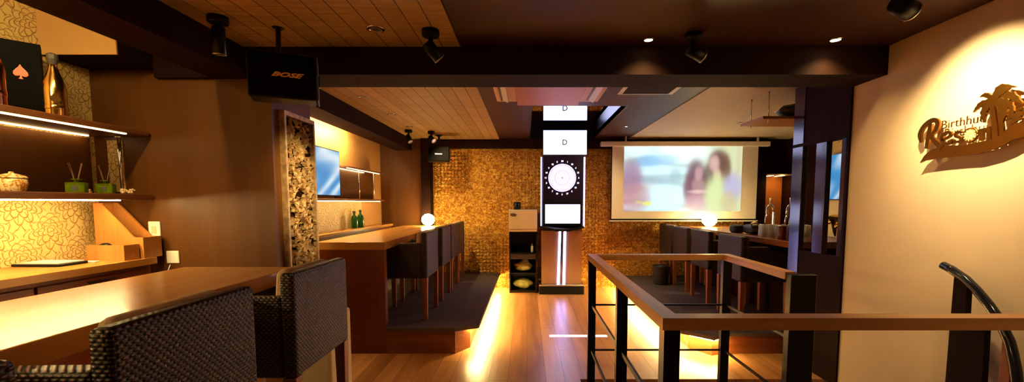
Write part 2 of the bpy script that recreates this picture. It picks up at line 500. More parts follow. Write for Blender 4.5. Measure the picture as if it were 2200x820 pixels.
wpart(MB().box(-2.86, -2.62, 2.375, 2.515, 1.045, 1.050), 'pages', m_white, mn)
mn = thing('paper_sheet', 'white menu sheet lying beside the wooden box', 'paper', (-2.7, 2.56, TZ))
wpart(MB().poly([(-2.83,2.53,1.031),(-2.58,2.535,1.031),(-2.60,2.59,1.031),(-2.85,2.585,1.031)], (0,0,.004)), 'sheet', m_white, mn)

# bottles and ornaments
m_goldmetal = plain('polished_gold', (.85,.52,.14,1), .16, 1)
m_rose = plain('polished_rose', (.75,.28,.18,1), .18, 1)
m_foil = plain('dark_foil', (.10,.085,.07,1), .5, .5)
def spade(size):
    pts = []
    n = 40
    for k in range(n+1):
        t_ = PI*k/n
        pts.append((-.5*math.sin(t_)**.9*(.55+.45*math.cos(t_*.5)) if k not in (0, n) else 0, .62*math.cos(t_)*.9+.12))
    L = [(-.02,-.40),(-.12,-.55),(.12,-.55),(.02,-.40)]
    out = [(0,.75)] + [(-.10,.52),(-.28,.30),(-.42,.08),(-.44,-.12),(-.34,-.28),(-.18,-.30),(-.05,-.2),(-.06,-.38),(-.16,-.52),
           (.16,-.52),(.06,-.38),(.05,-.2),(.18,-.30),(.34,-.28),(.44,-.12),(.42,.08),(.28,.30),(.10,.52)]
    return [(a*size, b_*size) for a, b_ in out]
def champagne(name, label, loc, mbody, group, k=1.0):
    t = thing(name, label, 'bottle', loc, 0, group)
    p = [(.001,0),(.044,0),(.046,.01),(.047,.15),(.042,.19),(.028,.235),(.018,.27),(.0155,.30)]
    bod = MB().lathe([(a*k, b_*k) for a, b_ in p], n=28).build('body', mbody, t)
    MB().lathe([(.0165*k,.285*k),(.020*k,.30*k),(.024*k,.315*k),(.023*k,.34*k),(.014*k,.348*k)], n=14, smooth=False).build('foil_cap', m_foil, t)
    d = Vector((0-loc[0], 0-loc[1], 0)).normalized(); side = Vector((-d.y, d.x, 0))
    pts = [d*.047*k + side*a + Vector((0,0,.10*k+b_)) for a, b_ in spade(.05)]
    MB().poly(pts, d*.003).build('spade_emblem', mbody, bod)
    MB().lathe([(.0475*k,.045*k),(.048*k,.047*k),(.048*k,.065*k),(.0475*k,.067*k)], n=28).build('label_band', mbody, bod)
    return t
champagne('champagne_bottle', 'gold champagne bottle with dark foil neck on the upper left shelf', (-2.63, 2.44, 1.856), m_goldmetal, 'champagne bottles on the upper shelf', 1.02)
champagne('champagne_bottle', 'copper rose bottle cut by the left picture edge, beside the black box', (-2.61, 2.13, 1.856), m_rose, 'champagne bottles on the upper shelf', 1.15)
bx = thing('gift_box', 'tall black box with a red spade emblem on the upper shelf', 'box', (-2.79, 2.425, 1.856), R(46))
bxb = MB().box(-.08, .08, -.045, .045, 0, .405, .002).build('body', plain('matte_black_card', (.003,.003,.003,1), .7, spec=.08), bx)
MB().poly([(a+.0, -.046, .235+b_) for a, b_ in spade(.062)], (0,-.003,0)).build('spade_emblem', plain('red_foil', lin(205,84,54), .35, .3), bxb)

m_bead = plain('pale_bead', lin(225,190,150), .3)
jr = thing('porcelain_jar', 'round lidded gold patterned porcelain jar on the lower left shelf', 'jar', (-2.67, 2.235, 1.443))
jr.scale = (.82,.82,.86)
M_ = Mat('patterned_porcelain', rough=.2); M_.coord(); nn = M_.noise(38, None, 2, .5, 1.2)
M_.color(M_.ramp(nn, [(.42, lin(190,120,40)), (.5, lin(240,215,150)), (.62, lin(245,228,180)), (.68, lin(60,50,30))]))
MB().lathe([(.05,0),(.056,.006),(.066,.03),(.070,.055),(.066,.078),(.060,.082)], n=30).build('body', M_.m, jr)
MB().lathe([(.069,.082),(.070,.088),(.060,.098),(.030,.108),(.012,.112),(.012,.120),(.001,.123)], n=30).build('lid', M_.m, jr)
m_greenglass = plain('green_glass', lin(150,170,20), .08, trans=.75, ior=1.3)
m_greenliq = plain('green_liquid', lin(120,150,10), .2)
m_reed = plain('reed', lin(120,86,60), .8)
def diffuser(loc, label, ang):
    t = thing('reed_diffuser', label, 'diffuser', loc, ang, 'green reed diffusers on the lower shelf'); t.scale = (.84,.84,.95)
    MB().box(-.052, .052, -.03, .03, 0, .066, .006, seg=2).lathe([(.014,.064),(.014,.080),(.030,.083),(.030,.088),(.012,.088)], n=18).build('bottle', m_greenglass, t)
    MB().box(-.045, .045, -.024, .024, .004, .052, .004).build('liquid', m_greenliq, t)
    for a, b_ in ((-.05,.02),(.045,-.01),(-.02,-.03),(.02,.04)):
        MB().tube([(a*-.15, b_*-.15, .02), (a*.9, b_*.9, .185)], .0026, 6).build('reed', m_reed, t)
    MB().box(-.016, .018, -.0325, -.0300, .018, .046).build('label', m_foil, t)
    return t
diffuser((-2.66, 2.545, 1.443), 'green glass reed diffuser next to the porcelain jar', R(25))
diffuser((-2.655, 2.715, 1.443), 'green glass reed diffuser in front of the chrome rod with bead garland', R(20))
bd = MB()
for i in range(26):
    a = i*.9; bd.ball((-2.535+math.cos(a)*.028+rnd.uniform(-.006,.006), 2.735+math.sin(a)*.028, 1.451+(i%4)*.006), .0078, 1)
tag(bd.build('bead_garland', m_bead), 'coiled string of pale beads right of the second diffuser', 'beads', 'bead strings on the lower shelf')
bd = MB()
for i in range(12):
    a = i*.8; bd.ball((-2.752+math.cos(a)*.018, 2.69+math.sin(a)*.018, 1.451+(i%3)*.007), .0075, 1)
tag(bd.build('bead_garland', m_bead), 'small heap of pale beads left of the second diffuser', 'beads', 'bead strings on the lower shelf')

# ---------------- tables
def table(label, y0, y1, endpanel):
    t = thing('long_table', label, 'table', (-1.6, (y0+y1)/2, LP), 0, 'long wooden tables on the left side')
    wpart(MB().box(-1.91, -1.285, y0, y1, .960, TZ, .002), 'table_top', m_table, t)
    for e in endpanel:
        ya, yb, za, xa = e
        wpart(MB().box(xa, -1.29 if xa > -1.95 and za == 0 else -1.52, ya, yb, za, .960), 'end_panel', m_panel_wood, t)
    return t
table('long honey wooden table nearest the camera', -.6, 2.37, [(2.22, 2.28, LP, -1.90), (-.4, -.34, LP, -1.90)])
table('long honey wooden table on the far left platform', 3.85, 6.66, [(3.85, 3.915, 0, -1.91), (6.5, 6.56, LP, -1.90)])
cp = thing('cream_pedestal', 'pale cream upright panel seen between the near chair legs', 'panel', (-1.45, 2.95, 0))
wpart(MB().box(-1.62, -1.305, 2.78, 3.12, 0, .62, .02, seg=3), 'body', m_cream, cp)

# ---------------- wicker armchairs (face -x in their own frame)
def make_chair(label, group):
    t = thing('wicker_armchair', label, 'armchair', (0,0,0), 0, group)
    MB().box(.195, .255, -.265, .265, .405, .852, .018, seg=3).build('backrest', m_wicker, t)
    for s in (-1, 1):
        am = MB().poly([(-.25, s*.21, .405), (.20, s*.21, .405), (.20, s*.21, .752), (-.025, s*.21, .750), (-.055, s*.21, .700), (-.25, s*.21, .695)], (0, s*.055, 0))
        bmesh.ops.bevel(am.bm, geom=list(am.bm.edges), offset=.012, segments=2, affect='EDGES', profile=.5)
        am.build('armrest', m_wicker, t)
    MB().box(-.245, .195, -.21, .21, .405, .46, .008).build('seat_base', m_wicker, t)
    MB().box(-.24, .135, -.205, .205, .461, .535, .025, seg=3).build('seat_cushion', m_cushion, t)
    mb = MB().box(-.035, .035, -.195, .195, .0, .315, .030, seg=3)
    mb.bm.verts.ensure_lookup_table()
    for v in mb.bm.verts:
        if v.co.z > .26: v.co.z += .014*math.cos(v.co.y*7) 
    bc = mb.build('back_cushion', m_cushion, t); bc.location = (.145, 0, .536); bc.rotation_euler = (0, R(5), 0)
    for sx in (-1, 1):
        for sy in (-1, 1):
            cx, cy = (.225 if sx > 0 else -.225), sy*.238
            a, b_ = .026, .019
            p = MB()
            vs = [p.bm.verts.new((cx+q*a, cy+w*a, .406)) for q, w in ((-1,-1),(1,-1),(1,1),(-1,1))]
            vb = [p.bm.verts.new((cx+q*b_, cy+w*b_, 0)) for q, w in ((-1,-1),(1,-1),(1,1),(-1,1))]
            p.bm.faces.new(vs); p.bm.faces.new(vb)
            for i in range(4): p.bm.faces.new((vs[i], vs[(i+1)%4], vb[(i+1)%4], vb[i]))
            p.build('leg', m_leg, t)
    return t
CX = -.97-.25
G1 = 'wicker armchairs along the near table'; G2 = 'wicker armchairs along the far left table'; G3 = 'wicker armchairs along the bar counter'
ch0 = make_chair('dark wicker armchair with pale cushion, largest, showing its whole back', G1)
ch0.location = (CX, 1.235, LP)
dup(ch0, (CX, 2.01, LP), 0, 'dark wicker armchair at the far end of the near table, corner leg visible', G1)
dup(ch0, (CX, .53, LP), 0, 'dark wicker armchair cut off by the bottom left corner', G1)
for y, lb in ((4.375,'wicker armchair nearest the step on the left platform'), (5.15,'second wicker armchair from the step on the left platform'),
              (5.77,'third wicker armchair from the step on the left platform'), (6.35,'wicker armchair at the far left table closest to the gold wall')):
    dup(ch0, (CX, y, LP), 0, lb, G2)
RX = 2.10+.25
for i, (y, lb) in enumerate(((4.42,'wicker bar armchair with an olive cushion, nearest the dark partition'), (5.19,'second wicker bar armchair from the dark partition'),
              (5.86,'third wicker bar armchair from the dark partition, beside the dark basket'), (6.50,'wicker bar armchair closest to the gold wall under the screen'))):
    q = dup(ch0, (RX, y, RP), PI, lb, G3)
    if i == 0:
        for cch in q.children:
            if cch.name.startswith('back_cushion'):
                nm = cch.data.copy(); nm.materials.clear(); nm.materials.append(m_olive); cch.data = nm
                cch['label'] = 'olive back cushion'

# ---------------- carved panel on the pier end
cv = thing('carved_panel', 'tall pierced carved wooden foliage panel on the brown pier', 'panel', (-1.70, 3.2, .80))
Y0, Y1, Z0, Z1 = 2.985, 3.405, .80, 2.02
fr = MB(); fr.box(-1.70, -1.66, Y0, Y0+.022, Z0, Z1); fr.box(-1.70, -1.66, Y1-.022, Y1, Z0, Z1); fr.box(-1.70, -1.66, Y0+.022, Y1-.022, Z1-.03, Z1); fr.box(-1.70, -1.66, Y0+.022, Y1-.022, Z0, Z0+.03)
wpart(fr, 'frame', m_carve, cv)
wpart(MB().box(-1.70, -1.693, Y0+.022, Y1-.022, Z0+.03, Z1-.03), 'backing', m_beam, cv)
lf = MB()
def leaf(cy, cz, ang, L, W, x=-1.692):
    n = 7; top = []; bot = []
    ca, sa = math.cos(ang), math.sin(ang)
    mid = []
    for i in range(n+1):
        t_ = i/n; w = W*math.sin(PI*t_**.75)*(1+.25*math.sin(t_*18)); bend = .18*L*math.sin(PI*t_)
        px_, pz_ = t_*L, bend
        def tr(a, b_, xx):
            yy = cy+a*ca-b_*sa; zz = cz+a*sa+b_*ca
            return (xx, min(max(yy, Y0+.015), Y1-.015), min(max(zz, Z0+.02), Z1-.02))
        mid.append(lf.bm.verts.new(tr(px_, pz_, x+.030)))
        top.append(lf.bm.verts.new(tr(px_, pz_+w, x+.008))); bot.append(lf.bm.verts.new(tr(px_, pz_-w, x+.008)))
    for i in range(n):
        try:
            lf.bm.faces.new((mid[i], mid[i+1], top[i+1], top[i])); lf.bm.faces.new((bot[i], bot[i+1], mid[i+1], mid[i]))
        except ValueError: pass
# two winding stems with leaves to both sides, and rosettes
for ph in (0, PI):
    pts = []
    for i in range(60):
        t_ = i/59; z = Z0+.05+t_*(Z1-Z0-.1); y = (Y0+Y1)/2 + .115*math.sin(t_*PI*5+ph)
        pts.append((-1.672, y, z))
        if i % 2 == 0:
            for s in (-1, 1):
                leaf(y, z, PI/2 + s*(.7+.5*rnd.random()) + .5*math.cos(t_*PI*5+ph)*-1, rnd.uniform(.05,.085), rnd.uniform(.009,.014))
    lf.tube(pts, .005, 6)
for i in range(300):
    leaf(rnd.uniform(Y0+.03, Y1-.03), rnd.uniform(Z0+.05, Z1-.08), rnd.uniform(0, 2*PI), rnd.uniform(.028,.055), rnd.uniform(.005,.009))
for z in (1.0, 1.36, 1.75):
    for k in range(8): leaf((Y0+Y1)/2, z, k*PI/4, .06, .016, -1.684)
    lf.ball((-1.66, (Y0+Y1)/2, z), .016, 1)
wpart(lf, 'foliage_carving', m_carve, cv)

# ---------------- left bay 2
WX = -2.298
shelf('wall_shelf', 'upper lit shelf beside the wall television', WX, -2.12, 5.14, 6.35, 1.80, 1.822, [(-2.14, 5.14, 6.25), (-2.27, 5.14, 6.0)], led=m_led_shelf)
shelf('wall_shelf', 'lower lit shelf under the wall television', WX, -2.12, 3.46, 6.4, 1.405, 1.43, [(-2.16, 3.5, 6.3)], led=emis('bay_led', lin(255,222,146), 16))
wt2 = thing('worktop', 'narrow wall counter behind the far left table', 'counter', (-2.2, 5, LP))
wpart(MB().box(WX, -2.07, 3.45, 6.62, 1.03, 1.06, .002), 'counter_top', m_table, wt2)
wpart(MB().box(WX, -2.09, 3.45, 6.60, LP, 1.03), 'body', m_panel_wood, wt2)
for y in (5.5, 6.02):
    tag(MB().tube([(-2.14, y, 1.43), (-2.14, y, 1.80)], .006, 8).build('shelf_rod', m_chrome), 'slim metal rod between the far left shelves, %s' % ('nearer the television' if y < 5.8 else 'farther from the television'), 'rod', 'rods between the far left shelves')
sbox('wall_left_far_panel', m_brownwall, WX, WX+.012, 5.14, 6.4, 1.43, 1.80)
sbox('wall_left_far_paper', m_damask, WX, WX+.008, 3.46, 5.95, 1.06, 1.405)
def tvpic(u, v):
    c = [35, 140, 205]
    w = (.5+.5*math.sin(9*u+5*v+3*math.sin(5*v+3*u)))**1.4; w2 = .5+.5*math.sin(9*v-5*u+2)
    c = [c[0]*(1-w)+215*w, c[1]*(1-w)+235*w, c[2]*(1-w)+245*w]
    k = .25*w2; c = [c[0]*(1-k)+120*k, c[1]*(1-k)+150*k, c[2]*(1-k)+215*k]
    return lin(*c)
tv = thing('television', 'wall television showing a blue and white picture', 'television', (-2.25, 4.72, 1.44))
wpart(MB().box(WX+.012, -2.225, 4.3, 5.14, 1.455, 1.99, .004), 'housing', m_black, tv)
o = picture('screen', attr_emis('tv_picture', .55), (-2.2245+2.25, 4.312-4.72, 1.47-1.44), (0,.816,0), (0,0,.508), 30, 20, tvpic, tv)
wpart(MB().box(WX, WX+.012, 4.6, 4.85, 1.6, 1.85), 'bracket', m_blackm, tv)
m_greenb = plain('green_bottle_glass', lin(40,120,40), .15, trans=.3)
for y, lb, k in ((5.46,'small green bottle nearer the television on the narrow counter',1), (5.66,'small green bottle with taller neck behind the first one',1.05)):
    t = thing('green_bottle', lb, 'bottle', (-2.20, y, 1.06), 0, 'green bottles on the narrow counter')
    MB().lathe([(.038*k,0),(.040*k,.01),(.040*k,.12*k),(.030*k,.15*k),(.014*k,.165*k),(.014*k,.19*k)], n=18).build('body', m_greenb, t)
    MB().lathe([(.016,.19*k),(.017,.195*k),(.017,.215*k),(.012,.22*k)], n=12).build('cap', m_foil, t)

# ---------------- bubble lamps
def lamp(label, loc, s):
    t = thing('bubble_lamp', label, 'lamp', loc, 0, 'glowing bubble table lamps')
    MB().lathe([(.05*s,0),(.052*s,.012),(.03*s,.02)], n=18).build('base', m_chrome, t)
    g = MB(); N = 70
    for i in range(N):
        z = 1-2*(i+.5)/N; rr = math.sqrt(1-z*z); a = i*2.39996
        g.ball((rr*math.cos(a)*.105*s, rr*math.sin(a)*.105*s, .12*s+z*.095*s), .021*s, 1)
    g.ball((0,0,.12*s), .098*s, 2)
    g.build('shade', emis('bubble_glow_%d' % int(loc[0]*10), lin(255,222,146), 42), t)
    return t
lamp('glowing round bubble lamp on the far left table by the gold wall', (-1.50, 6.50, TZ), .8)
lamp('glowing round bubble lamp on the bar counter below the screen', (2.66, 6.24, TZ), .85)

# ---------------- dart machine
dm = thing('dart_machine', 'tall electronic dart machine with glowing board and white screens', 'dart machine', (.53, 6.55, 0))
m_dartblack = plain('dart_cabinet_black', lin(26,16,44), .3)
m_panelbronze = plain('bronze_front', lin(150,108,74), .4, .3)
m_wscreen = emis('white_screen', (.56,.60,1,1), 4.0)
m_tube = emis('white_violet_tube', (.36,.40,1,1), 8)
m_tubeside = emis('white_violet_side_tube', (.5,.45,1,1), 2.2)
wpart(MB().box(.185, .865, 6.38, 6.86, 0, .125, .008), 'base', m_black, dm)
wpart(MB().box(.185, .865, 6.375, 6.60, .125, .150, .004), 'base_plate', m_steel, dm)
wpart(MB().poly([(.225,6.46,.15),(.83,6.46,.15),(.84,6.46,.96),(.215,6.46,.96)], (0,.36,0)), 'cabinet', m_panelbronze, dm)
for a, b_ in ((.478,.500), (.562,.575)):
    wpart(MB().poly([(a-.018,6.44,.155),(a+.018,6.44,.155),(b_+.016,6.44,.955),(b_-.016,6.44,.955)], (0,.02,0)), 'light_tube', m_tube, dm)
wpart(MB().box(.52-.012, .52+.026, 6.45, 6.46, .16, .955), 'centre_rib', m_chrome, dm)
wpart(MB().poly([(.205,6.42,1.0),(.43,6.36,.955),(.63,6.36,.955),(.855,6.42,1.0),(.855,6.80,1.0),(.205,6.80,1.0)], (0,0,.035)), 'control_shelf', m_black, dm)
hous = wpart(MB().box(.235, .835, 6.42, 6.84, 1.035, 1.415, .008), 'screen_housing', m_black, dm)
wpart(MB().box(.275, .795, 6.412, 6.42, 1.075, 1.355), 'screen', m_wscreen, dm, hous)
wpart(MB().box(.235, .845, 6.44, 6.84, 1.415, 2.075, .008), 'board_housing', m_dartblack, dm)
for xx in (.215, .862):
    wpart(MB().box(xx-.008, xx+.008, 6.44, 6.50, 1.02, 2.06), 'side_light', m_tubeside, dm)
# board
bc = (.527, 1.752)
M_ = Mat('board_glow', (.1,.1,.1,1), .4); a_ = M_.n('ShaderNodeAttribute'); a_.attribute_name = 'pic'
M_.l(a_.outputs['Color'], M_.b.inputs['Emission Color']); M_.b.inputs['Emission Strength'].default_value = .62
seg = 80; radii = [.0, .010, .022, .10, .114, .180, .200]
vs = [(0,0,0)]; fs = []; cols = []
verts = []; faces = []; fcol = []
for ri in range(len(radii)-1):
    for k in range(20):
        for q in range(4):
            a0 = 2*PI*(k-.5+q/4)/20; a1 = 2*PI*(k-.5+(q+1)/4)/20
            i0 = len(verts)
            for rr, aa in ((radii[ri],a0),(radii[ri+1],a0),(radii[ri+1],a1),(radii[ri],a1)):
                verts.append((bc[0]-.53+rr*math.sin(aa), 6.428-6.55, bc[1]+rr*math.cos(aa)))
            faces.append((i0,i0+1,i0+2,i0+3))
            if ri == 0: cc = (.5,.15,.3)
            elif ri == 1: cc = (.9,.7,.8)
            elif ri in (3, 5): cc = (.95,.55,.7) if k % 2 else (.7,.7,1)
            else: cc = (1,.93,.97) if k % 2 else (.86,.78,.95)
            fcol += [cc+(1,)]*4
me = bpy.data.meshes.new('board'); me.from_pydata(verts, [], faces)
ca = me.color_attributes.new('pic', 'FLOAT_COLOR', 'POINT')
for i, cc in enumerate(fcol): ca.data[i].color = cc
board = meshobj('board', me, M_.m, dm)
wpart(MB().lathe([(.201,0),(.206,.004),(.206,.012),(.195,.012)], n=48, M=Matrix.Translation((bc[0],6.444,bc[1])) @ Matrix.Rotation(PI/2,4,'X')), 'board_rim', m_tubeside, dm)
order = [20,1,18,4,13,6,10,15,2,17,3,19,7,16,8,11,14,9,12,5]
m_num = emis('number_glow', (1,.8,1,1), 1.0)
for k, nmb in enumerate(order):
    a = 2*PI*k/20; rr = .247
    me = textmesh(str(nmb), .032, .001, .002, Matrix.Translation((bc[0]-.53+rr*math.sin(a), 6.436-6.55, bc[1]-.011+rr*math.cos(a))) @ Matrix.Rotation(PI/2,4,'X'), 'CENTER')
    meshobj('board_number', me, m_num, board)
mon = wpart(MB().box(.235, .895, 6.43, 6.50, 2.085, 2.455, .006), 'monitor', m_black, dm)
wpart(MB().box(.246, .884, 6.422, 6.43, 2.095, 2.445), 'monitor_screen', m_wscreen, dm, mon)
me = textmesh('D', .11, .001, .003, Matrix.Translation((.56-.53, 6.420-6.55, 2.235)) @ Matrix.Rotation(PI/2,4,'X'), 'CENTER')
meshobj('monitor_emblem', me, plain('emblem_grey', lin(60,60,70), .7, spec=.1), mon)
wpart(MB().box(.50, .62, 6.50, 6.60, 2.0, 2.3), 'monitor_bracket', m_blackm, dm)

# throw line: white tape given a glow to look lit
tag(box('throw_line', emis('tape_glow', lin(255,230,255), .9, (.8,.8,.8,1)), .235, .835, 4.34, 4.40, 0, .003), 'pale throw line tape with added glow across the wooden floor', 'floor line')

# ---------------- rack with white box
rk = thing('storage_rack', 'black open shelf rack left of the dart machine', 'rack', (-.06, 6.68, 0))
q = MB()
for x in (-.27, .135): q.box(x, x+.02, 6.50, 6.86, 0, .945)
wpart(q, 'side_panel', m_black, rk)
wpart(MB().box(-.25, .135, 6.845, 6.86, 0, .945), 'back_panel', m_black, rk)
for z in (.015, .29, .60, .925):
    wpart(MB().box(-.25, .135, 6.505, 6.845, z, z+.018), 'shelf_board', m_black, rk)
wpart(MB().box(-.25, .135, 6.508, 6.53, .52, .60), 'lattice_drawer', m_wicker, rk)
wb = thing('white_appliance_box', 'white boxy appliance on top of the black rack', 'appliance', (-.065, 6.68, .945))
wpart(MB().box(-.275, .155, 6.47, 6.84, .945, 1.265, .006), 'body', m_cream, wb)
wpart(MB().box(-.275, .155, 6.462, 6.47, .985, 1.262, .002), 'door', m_cream, wb)
wpart(MB().lathe([(.05,0),(.05,.003)], n=28, M=Matrix.Translation((-.205,6.462,1.20)) @ Matrix.Rotation(PI/2,4,'X') @ Matrix.Diagonal((.95,.5,1,1))), 'oval_emblem', m_steel, wb)
wpart(MB().box(-.275,.155,6.47,6.84,1.265,1.275), 'lid_trim', m_white, wb)
t = thing('canister', 'small dark canister on top of the white appliance', 'canister', (-.15, 6.65, 1.275))
MB().lathe([(.055,0),(.055,.09),(.05,.095)], n=20).build('body', m_blackm, t)
MB().lathe([(.057,.095),(.057,.115),(.02,.12)], n=20).build('lid', m_black, t)
m_bag = plain('crumpled_plastic', lin(200,190,110), .22, n=.4, nscale=16, b=.9, trans=.35)
t = tag(MB().ball((-.06, 6.66, .392), .15, 4, (.95,.7,.50), .10, 3).ball((-.03,6.66,.46), .055, 3, (1.1,.8,.9), .2, 8).build('plastic_bag', m_bag), 'crumpled clear plastic bag on the middle rack shelf', 'bag', 'plastic bags in the rack')
t = tag(MB().ball((-.06, 6.67, .122), .155, 4, (1,.7,.5), .09, 9).build('plastic_bag', m_bag), 'wide crumpled plastic bag on the bottom rack shelf', 'bag', 'plastic bags in the rack')
t = tag(MB().box(.06, .10, 6.56, 6.62, .619, .72, .006).lathe([(.012,0),(.012,.03)], (.08,6.59,.72), 10).build('small_bottle', m_white), 'small pale bottle on the top rack shelf', 'bottle')

# ---------------- projection screen
ps = thing('projection_screen', 'large pull-down projection screen showing two women', 'projector screen', (2.4, 6.6, 1.09))
wpart(MB().box(1.12, 3.68, 6.55, 6.63, 2.235, 2.305, .006), 'casing', m_screencloth, ps)
for xx in (1.5, 3.5): wpart(MB().box(xx-.012, xx+.012, 6.57, 6.60, 2.305, 2.38), 'hanger', m_white, ps)
wpart(MB().box(1.30, 3.52, 6.592, 6.596, 1.125, 2.235), 'fabric', m_screencloth, ps)
wpart(MB().box(1.27, 3.55, 6.58, 6.604, 1.095, 1.112, .003), 'weight_bar', m_white, ps)
bd_ = MB(); bd_.box(1.285, 1.30, 6.591, 6.597, 1.112, 2.235); bd_.box(3.52, 3.54, 6.591, 6.597, 1.112, 2.235); bd_.box(1.30,3.52,6.590,6.597,1.112,1.135)
wpart(bd_, 'border', m_black, ps)
def pbase(u, v):
    c = [186, 214, 208]
    w = max(0, min(1, (u-.55)/.3)); c = [c[0]*(1-w)+196*w, c[1]*(1-w)+204*w, c[2]*(1-w)+160*w]
    w = max(0, min(1, 1-u/.35))*max(0, min(1, (v-.3)/.3)); c = [c[0]*(1-w)+186*w, c[1]*(1-w)+150*w, c[2]*(1-w)+156*w]
    s = .12*math.sin(v*42+2*math.sin(u*9))*(u < .55); return [q*(1+s*.5) for q in c]
pic = blobs(pbase, [
    (.50,.10,.22,.16,(235,252,252),.9), (.12,.08,.12,.09,(225,245,240),.7), (.20,.25,.10,.10,(120,170,215),.8), (.33,.22,.12,.08,(150,195,225),.7),
    (.30,.38,.28,.07,(205,240,250),.8), (.28,.52,.20,.08,(140,170,190),.6), (.44,.50,.05,.16,(150,180,185),.6), (.36,.76,.22,.16,(205,245,255),.95), (.22,.93,.2,.06,(200,240,250),.8),
    (.06,.48,.09,.26,(140,110,138),.85), (.10,.78,.12,.20,(176,130,136),.75), (.20,.88,.04,.03,(215,215,110),.9), (.13,.86,.03,.02,(200,200,110),.6),
    (.61,.50,.075,.26,(104,72,84),.95), (.57,.66,.06,.20,(112,76,92),.9), (.66,.62,.06,.20,(110,80,88),.85), (.72,.45,.05,.16,(100,78,76),.85),
    (.635,.42,.034,.10,(186,150,152),.9), (.63,.60,.05,.12,(196,160,160),.6), (.62,.86,.10,.14,(196,150,160),.8),
    (.80,.24,.075,.16,(92,62,58),.95), (.86,.38,.045,.22,(104,72,62),.9), (.765,.27,.042,.12,(205,168,160),.95), (.79,.44,.03,.10,(205,172,150),.8),
    (.80,.72,.11,.26,(196,212,150),.9), (.93,.62,.08,.20,(168,160,206),.85), (.90,.86,.07,.16,(190,172,130),.7), (.97,.2,.02,.3,(190,180,150),.6),
    (.63,.70,.08,.03,(225,190,190),.7)])
picture('picture', attr_emis('projected_picture', .75), (1.48-2.4, 6.5895-6.6, 1.25-1.09), (1.80,0,0), (0,0,1.0), 150, 90, pic, ps)

# ---------------- bar counter and what is on it
br = thing('bar_counter', 'dark bar counter on the right with a wooden top', 'bar counter', (2.85, 5.2, RP))
wpart(MB().box(2.40, 3.2, 3.86, 6.80, .97, TZ, .004), 'counter_top', wood('bar_top_wood', lin(120,66,30), lin(160,98,50), 'Y', .8, .18), br)
wpart(MB().box(2.64, 3.15, 3.86, 6.80, RP, .97), 'body', m_darkwood, br)
m_bagblk = plain('black_leather', (.014,.014,.016,1), .4, n=.3, nscale=30, b=.5)
t = tag(MB().box(2.425, 2.56, 5.0, 5.14, TZ, 1.125, .03, seg=3).build('pouch', plain('dark_teal_cloth', lin(22,34,36), .6)), 'dark teal pouch on the bar beside the black bag', 'bag')
t = thing('handbag', 'black handbag lying on the bar counter', 'bag', (2.66, 4.85, TZ))
MB().box(-.16, .20, -.10, .12, .004, .105, .035, seg=3).build('body', m_bagblk, t)
MB().tube([(-.14,-.08,.08),(-.17,-.10,.12),(-.12,-.1,.13),(-.05,-.1,.10),(-.02,-.1,.02)], .008, 8).build('strap', m_bagblk, t)
m_glass = plain('clear_glass', (.95,.95,.92,1), .12, trans=.55, ior=1.3)
k = 0
g0 = None
for r_ in range(2):
    for cidx in range(7):
        loc = (2.50+cidx*.066+r_*.02, 4.52-.02*cidx+r_*.075, TZ)
        rowname = 'front' if r_ == 0 else 'rear'
        lab = 'upturned clear tumbler in the %s row on the bar, %s from the left' % (rowname, ['first','second','third','fourth','fifth','sixth','seventh'][cidx])
        if g0 is None:
            g0 = tag(MB().lathe([(.029,0),(.0295,.004),(.024,.12),(.021,.125),(.0215,.118),(.026,.006)], n=14).build('glass_tumbler', m_glass), lab, 'glass', 'upturned tumblers on the bar')
            g0.location = loc
        else:
            g = g0.copy(); COL.objects.link(g); g.location = loc; g['label'] = lab
t = thing('bar_canister', 'brown cylindrical canister in front of the tumblers', 'canister', (2.52, 4.22, TZ))
MB().lathe([(.040,0),(.041,.005),(.041,.115),(.038,.118)], n=22).build('body', m_drawer, t)
MB().lathe([(.042,.118),(.042,.130),(.03,.133)], n=22).build('lid', m_steel, t)
t = thing('dark_bottle', 'black wine bottle standing on the bar next to the partition', 'bottle', (2.55, 4.10, TZ))
MB().lathe([(.034,0),(.036,.005),(.036,.19),(.028,.22),(.014,.25),(.013,.30)], n=20).build('body', m_black, t)
MB().box(-.022, .022, -.0385, -.034, .05, .14).build('label_paper', m_cream, t)
def tap(loc, lab):
    t = thing('beer_tap', lab, 'beer tap', loc, R(200), 'chrome beer taps on the bar')
    MB().lathe([(.045,0),(.045,.012),(.016,.022),(.014,.24)], n=16).build('column', m_chrome, t)
    MB().tube([(.0,0,.23),(.005,0,.29),(.035,0,.325),(.075,0,.325),(.10,0,.295),(.105,0,.25),(.10,0,.20)], .013, 10).build('spout', m_chrome, t)
    MB().tube([(.10,0,.22),(.125,0,.16),(.13,0,.10)], [.011,.009,.007], 10).build('nozzle', m_chrome, t)
    MB().tube([(.055,0,.33),(.055,0,.37),(.055,0,.41)], [.007,.010,.012], 10).build('handle', m_white, t)
    return t
tap((3.02, 5.25, TZ), 'chrome beer tap at the left of the pair behind the tumblers')
tap((3.05, 4.90, TZ), 'chrome beer tap at the right of the pair behind the tumblers')
tag(MB().lathe([(.075,0),(.11,.012),(.112,.022),(.08,.02),(.001,.012)], n=26, c=(2.72,5.35,TZ)).build('plate', m_white), 'small pale plate on the bar behind the handbag', 'plate')
t = tag(MB().ball((2.90,5.45,TZ+.06), .055, 2, (.8,.8,1.1), .1, 4).build('table_figure', m_cream), 'small cream ornament standing left of the beer taps', 'ornament')
bk = thing('basket', 'dark woven basket on the platform between the bar chairs', 'basket', (1.95, 6.17, RP))
MB().lathe([(.085,0),(.10,.01),(.125,.26),(.13,.27),(.115,.265),(.09,.02)], n=22).build('body', m_wicker, bk)
MB().ball((0,0,.24), .11, 2, (1,1,.5), .15).build('contents', m_bagblk, bk)
